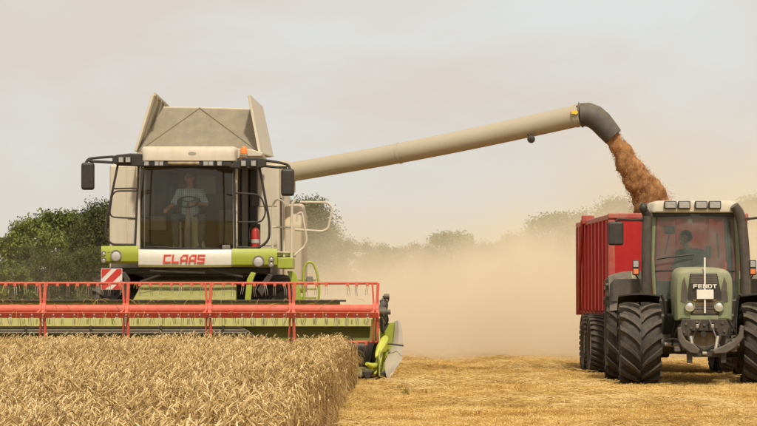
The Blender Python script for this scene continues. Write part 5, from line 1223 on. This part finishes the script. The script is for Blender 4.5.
# ------------------------------------------------------------------ falling grain
def grain_stream():
    m, nt, out = nodemat('falling_grain'); N, L = nt.nodes, nt.links
    tc = N.new('ShaderNodeTexCoord'); mp = N.new('ShaderNodeMapping'); mp.inputs['Scale'].default_value = (6, 6, 3.6); mp.inputs['Rotation'].default_value = (0, R(-28), 0)
    n_ = N.new('ShaderNodeTexNoise'); n_.inputs['Scale'].default_value = 1.5; n_.inputs['Detail'].default_value = 10; n_.inputs['Roughness'].default_value = 0.8
    L.new(tc.outputs['Object'], mp.inputs['Vector']); L.new(mp.outputs['Vector'], n_.inputs['Vector'])
    rp = N.new('ShaderNodeValToRGB'); e = rp.color_ramp.elements; e[0].position = 0.34; e[0].color = (0.17, 0.072, 0.028, 1); e[1].position = 0.60; e[1].color = (0.49, 0.25, 0.10, 1)
    L.new(n_.outputs['Fac'], rp.inputs['Fac'])
    b_ = N.new('ShaderNodeBsdfPrincipled'); b_.inputs['Roughness'].default_value = 0.8; b_.inputs['Specular IOR Level'].default_value = 0.2
    L.new(rp.outputs['Color'], b_.inputs['Base Color']); L.new(b_.outputs['BSDF'], out.inputs['Surface'])
    F0 = Frame(0, 0)
    cl = [Vector(F0.p(u, v, d)) for u, v, d in ((611, 134, 51.92), (618, 145, 51.95), (625.5, 158, 52.0), (634, 172, 52.1), (642.5, 186, 52.2), (650.5, 200, 52.35), (656, 215, 52.5), (661, 233, 52.7))]
    wd = [0.16, 0.175, 0.215, 0.26, 0.315, 0.375, 0.42, 0.47]
    mb = MB(); n = 28; rows = 46; vs_, fs = [], []
    def at_t(t):
        q = t * (len(cl) - 1); i = min(int(q), len(cl) - 2); f = q - i; return cl[i].lerp(cl[i + 1], f), wd[i] * (1 - f) + wd[i + 1] * f
    for i in range(rows):
        p, w = at_t(i / (rows - 1))
        for k in range(n):
            a = 2 * math.pi * k / n; dx, dy = math.cos(a), math.sin(a)
            nz = mnoise.fractal(Vector((dx * 1.1, dy * 1.1, i * 0.16)), 0.8, 2.0, 5)
            ww = w * (0.90 + 0.26 * nz); vs_.append((p.x + dx * ww * 0.93, p.y + dy * ww * 0.7, p.z + dx * ww * 0.38))
    for i in range(rows - 1):
        for k in range(n): k2 = (k + 1) % n; fs.append((i * n + k, i * n + k2, (i + 1) * n + k2, (i + 1) * n + k))
    mb.add(vs_, fs)
    for i in range(7000):                               # loose kernels round the solid jet
        t = random.random() ** 0.8; p, w = at_t(t); a = random.uniform(0, 6.28); rr_ = w * (0.80 + abs(random.gauss(0, 0.10 + 0.14 * t)))
        c_ = Vector((p.x + math.cos(a) * rr_ * 0.93, p.y + math.sin(a) * rr_ * 0.7, p.z + math.cos(a) * rr_ * 0.38 + random.gauss(0, 0.02))); s = random.uniform(0.003, 0.007)
        mb.add([c_ + Vector((s, 0, -s)), c_ + Vector((-s, s, -s)), c_ + Vector((-s, -s, -s)), c_ + Vector((0, 0, s * 1.6))], [(0, 1, 2), (0, 1, 3), (1, 2, 3), (2, 0, 3)])
    me = bpy.data.meshes.new('grain_stream'); me.from_pydata(mb.v, [], mb.f); me.materials.append(m); me.polygons.foreach_set('use_smooth', [i < (rows - 1) * n for i in range(len(me.polygons))])
    o = bpy.data.objects.new('grain_stream', me); COL.objects.link(o); tag(o, 'brown wheat grain pouring from the spout into the trailer', kind='stuff')
grain_stream()

# ------------------------------------------------------------------ trees beyond the field
BARK = paint('bark', (0.10, 0.075, 0.05), 0.9, 0.0, nscale=8, bump=0.03)
LEAF1 = plant('hedge_leaf', [(0.036, 0.050, 0.010), (0.14, 0.175, 0.034), (0.33, 0.36, 0.09)], 1.6, 0.35, var_attr='island')
LEAF2 = plant('dull_leaf', [(0.035, 0.046, 0.014), (0.09, 0.105, 0.03), (0.19, 0.195, 0.06)], 1.4, 0.35, var_attr='island')
def tree_meshes(seed, H, Wd, nclump, nleaf, leafmat, ls=0.13, low=0.12, conic=0.0):
    rd = random.Random(seed); tr = MB(); tips = []
    tr.tube([(0, 0, 0), (0.05, 0.03, H * 0.3), (-0.04, 0.05, H * 0.6), (0.02, 0, H * 0.92)], [0.13, 0.10, 0.06, 0.015], n=8)
    for i in range(nclump):
        h = H * (low + (0.98 - low) * rd.random() ** 0.8); a = rd.uniform(0, 6.28)
        prof = math.sin(math.pi * min(1, max(0.02, (h / H - low * 0.4) / (1.04 - low * 0.4))) ** 0.85) ** 0.6
        prof = prof * (1 - conic) + conic * (1.05 - h / H)
        rr_ = Wd * prof * (0.35 + 0.65 * rd.random() ** 0.5) * rd.uniform(0.75, 1.12)
        tips.append(Vector((math.cos(a) * rr_, math.sin(a) * rr_, h)))
        if i % 3 == 0:
            b0 = Vector((0, 0, max(0.3, h * 0.72))); md_ = b0.lerp(tips[-1], 0.5) + Vector((0, 0, 0.08)); tr.tube([b0, md_, tips[-1]], [0.04, 0.025, 0.008], n=5)
    vs_ = np.empty((nleaf * 4, 3)); k = 0
    for i in range(nleaf):
        c_ = tips[i % len(tips)]; sg = 0.095 * H ** 0.5 * rd.uniform(0.3, 1.35)
        gg = Vector((rd.gauss(0, 1), rd.gauss(0, 1), rd.gauss(0, 0.75))); gg *= min(1.0, 1.5 / max(0.01, gg.length)); p = gg * sg * 1.15 + c_
        nrm = Vector((rd.gauss(0, 1), rd.gauss(0, 1), rd.gauss(0.5, 0.8))).normalized(); t = nrm.orthogonal().normalized(); t = Matrix.Rotation(rd.uniform(0, 6.28), 3, nrm) @ t; s_ = nrm.cross(t); l = ls * rd.uniform(0.6, 1.3)
        for q in (p - t * l, p + s_ * l * 0.42, p + t * l, p - s_ * l * 0.42): vs_[k] = q; k += 1
    me = bpy.data.meshes.new('crown'); me.from_pydata(vs_.tolist(), [], [(4 * i, 4 * i + 1, 4 * i + 2, 4 * i + 3) for i in range(nleaf)]); me.materials.append(leafmat)
    return tr.mesh('trunk', BARK), me
KINDS = [tree_meshes(1, 4.6, 2.1, 90, 22000, LEAF1, 0.07), tree_meshes(2, 4.6, 1.8, 75, 19000, LEAF1, 0.075), tree_meshes(3, 4.7, 1.3, 110, 26000, LEAF2, 0.045, 0.08, 0.25), tree_meshes(4, 4.6, 2.3, 120, 27000, LEAF2, 0.05)]
def tree(u, vtop, d, kind, label, group, wide=1.0):
    h = CAMZ - (vtop - V0) * d / FPX; s = h / 5.0; x = (u - U0) * d / FPX
    o = empty('hedge_tree', (x, d, 0), random.uniform(0, 6.28)); tag(o, label, 'tree', group)
    a = inst('trunk', KINDS[kind][0], o, scl=(s, s, s)); c_ = inst('crown', KINDS[kind][1], o, scl=(s * wide, s * wide, s))
G1 = 'trees at the field edge left of the harvester'
tree(-22, 250, 98, 0, 'low green hedge tree cut off by the photo edge on the harvester side', G1)
tree(8, 233, 100, 1, 'lowest fully visible green tree left of the harvester, next to the photo edge', G1)
tree(33, 213, 97, 0, 'rounded bright green tree between the low edge tree and the tallest crown', G1, 0.9)
tree(58, 203, 101, 1, 'tallest bright green crown left of the harvester mirror', G1)
tree(82, 208, 104, 0, 'leafy green tree just below the harvester mirror', G1, 0.9)
tree(102, 192, 99, 2, 'dull brown-green tree touching the left side of the harvester cab', G1, 1.1)
tree(50, 246, 94, 3, 'low bushy green tree in front of the taller ones left of the harvester', G1)
tree(12, 262, 93, 0, 'low dark green bush behind the reel at the photo edge', G1)
tree(92, 240, 95, 3, 'low brownish bush behind the striped warning board', G1)
tree(135, 195, 105, 3, 'tree standing mostly hidden behind the harvester cab', G1)
G2 = 'trees fading in the dust behind the harvester'
tree(303, 189, 98, 2, 'tall dark narrow tree behind the guard rails of the harvester platform', G2, 1.2)
tree(322, 214, 100, 2, 'dark tree beside the open platform rail, sloping into the dust', G2)
tree(346, 232, 108, 3, 'small dusty tree to the right of the platform rail', G2)
tree(384, 240, 118, 0, 'low faded tree above the end of the red reel', G2)
tree(418, 238, 120, 3, 'faded low tree between the reel end and the clump in the dust', G2)
tree(452, 226, 115, 1, 'clearest faded clump in the middle of the dust cloud', G2, 1.1)
tree(486, 236, 120, 3, 'faint tree right of the clearest clump in the dust', G2)
tree(522, 228, 128, 0, 'very faint tree under the long unloading auger', G2)
tree(556, 206, 130, 1, 'very faint tall tree left of the red trailer', G2)
tree(592, 202, 132, 3, 'pale tree rising above the rear of the red trailer', G2)
tree(616, 190, 134, 2, 'pale narrow tree top between the grain stream and the trailer', G2)
tree(762, 188, 120, 2, 'pale tree cut off by the photo edge beside the tractor exhaust', G2, 1.2)
tree(735, 235, 125, 0, 'pale low tree hidden behind the tractor cab', G2)

# ------------------------------------------------------------------ dust thrown up behind the machines
def dust_cloud():
    m, nt, out = nodemat('field_dust'); N, L = nt.nodes, nt.links
    tc = N.new('ShaderNodeTexCoord'); sp = N.new('ShaderNodeSeparateXYZ'); L.new(tc.outputs['Object'], sp.inputs['Vector'])
    n_ = N.new('ShaderNodeTexNoise'); n_.inputs['Scale'].default_value = 0.20; n_.inputs['Detail'].default_value = 4; n_.inputs['Roughness'].default_value = 0.55
    L.new(tc.outputs['Object'], n_.inputs['Vector'])
    def rng_(val, a, b, c, d):
        q = N.new('ShaderNodeMapRange'); q.interpolation_type = 'SMOOTHSTEP'
        for nm, x in zip(('From Min', 'From Max', 'To Min', 'To Max'), (a, b, c, d)): q.inputs[nm].default_value = x
        L.new(val, q.inputs['Value']); return q.outputs['Result']
    def op(kind, a, b, c=None):
        q = N.new('ShaderNodeMath'); q.operation = kind
        for k, x in enumerate((a, b, c)):
            if x is None: continue
            if isinstance(x, (int, float)): q.inputs[k].default_value = x
            else: L.new(x, q.inputs[k])
        return q.outputs[0]
    # billowing top, taller downwind behind the trailer; dense near the ground, thinning upwards
    tall = rng_(sp.outputs['X'], 0.5, 7.0, 1.0, 1.45)
    hz = op('MULTIPLY_ADD', n_.outputs['Fac'], -7.0, op('ADD', 2.2, op('DIVIDE', sp.outputs['Z'], tall)))      # about z - 1.3
    d1 = rng_(hz, -0.9, 1.5, 1.0, 0.0); d2 = rng_(hz, -0.5, 3.4, 0.34, 0.0)
    n2_ = N.new('ShaderNodeTexNoise'); n2_.inputs['Scale'].default_value = 0.5; n2_.inputs['Detail'].default_value = 4; n2_.inputs['Roughness'].default_value = 0.6
    L.new(tc.outputs['Object'], n2_.inputs['Vector'])
    dn = op('MULTIPLY', op('ADD', d1, d2), rng_(n2_.outputs['Fac'], 0.36, 0.64, 0.15, 2.0))
    dn = op('MULTIPLY', dn, rng_(sp.outputs['X'], -6.0, 0.3, 0.015, 1.0))
    dn = op('MULTIPLY', dn, rng_(sp.outputs['Y'], 58.0, 68.0, 0.0, 1.0))
    md = N.new('ShaderNodeMath'); md.operation = 'MULTIPLY'; L.new(dn, md.inputs[0]); md.inputs[1].default_value = 0.17
    v = N.new('ShaderNodeVolumePrincipled'); v.inputs['Color'].default_value = (0.968, 0.86, 0.66, 1); v.inputs['Anisotropy'].default_value = 0.0
    L.new(md.outputs[0], v.inputs['Density']); L.new(v.outputs['Volume'], out.inputs['Volume'])
    m.cycles.volume_step_rate = 1.0 if hasattr(m, 'cycles') else 1.0
    mb = MB().box(-22, 34, 58.0, 90, 0.02, 9.5); o = mb.build('dust_cloud', m); tag(o, 'tan dust cloud hanging behind the harvester and trailer', kind='stuff')
    return o
dust_cloud()
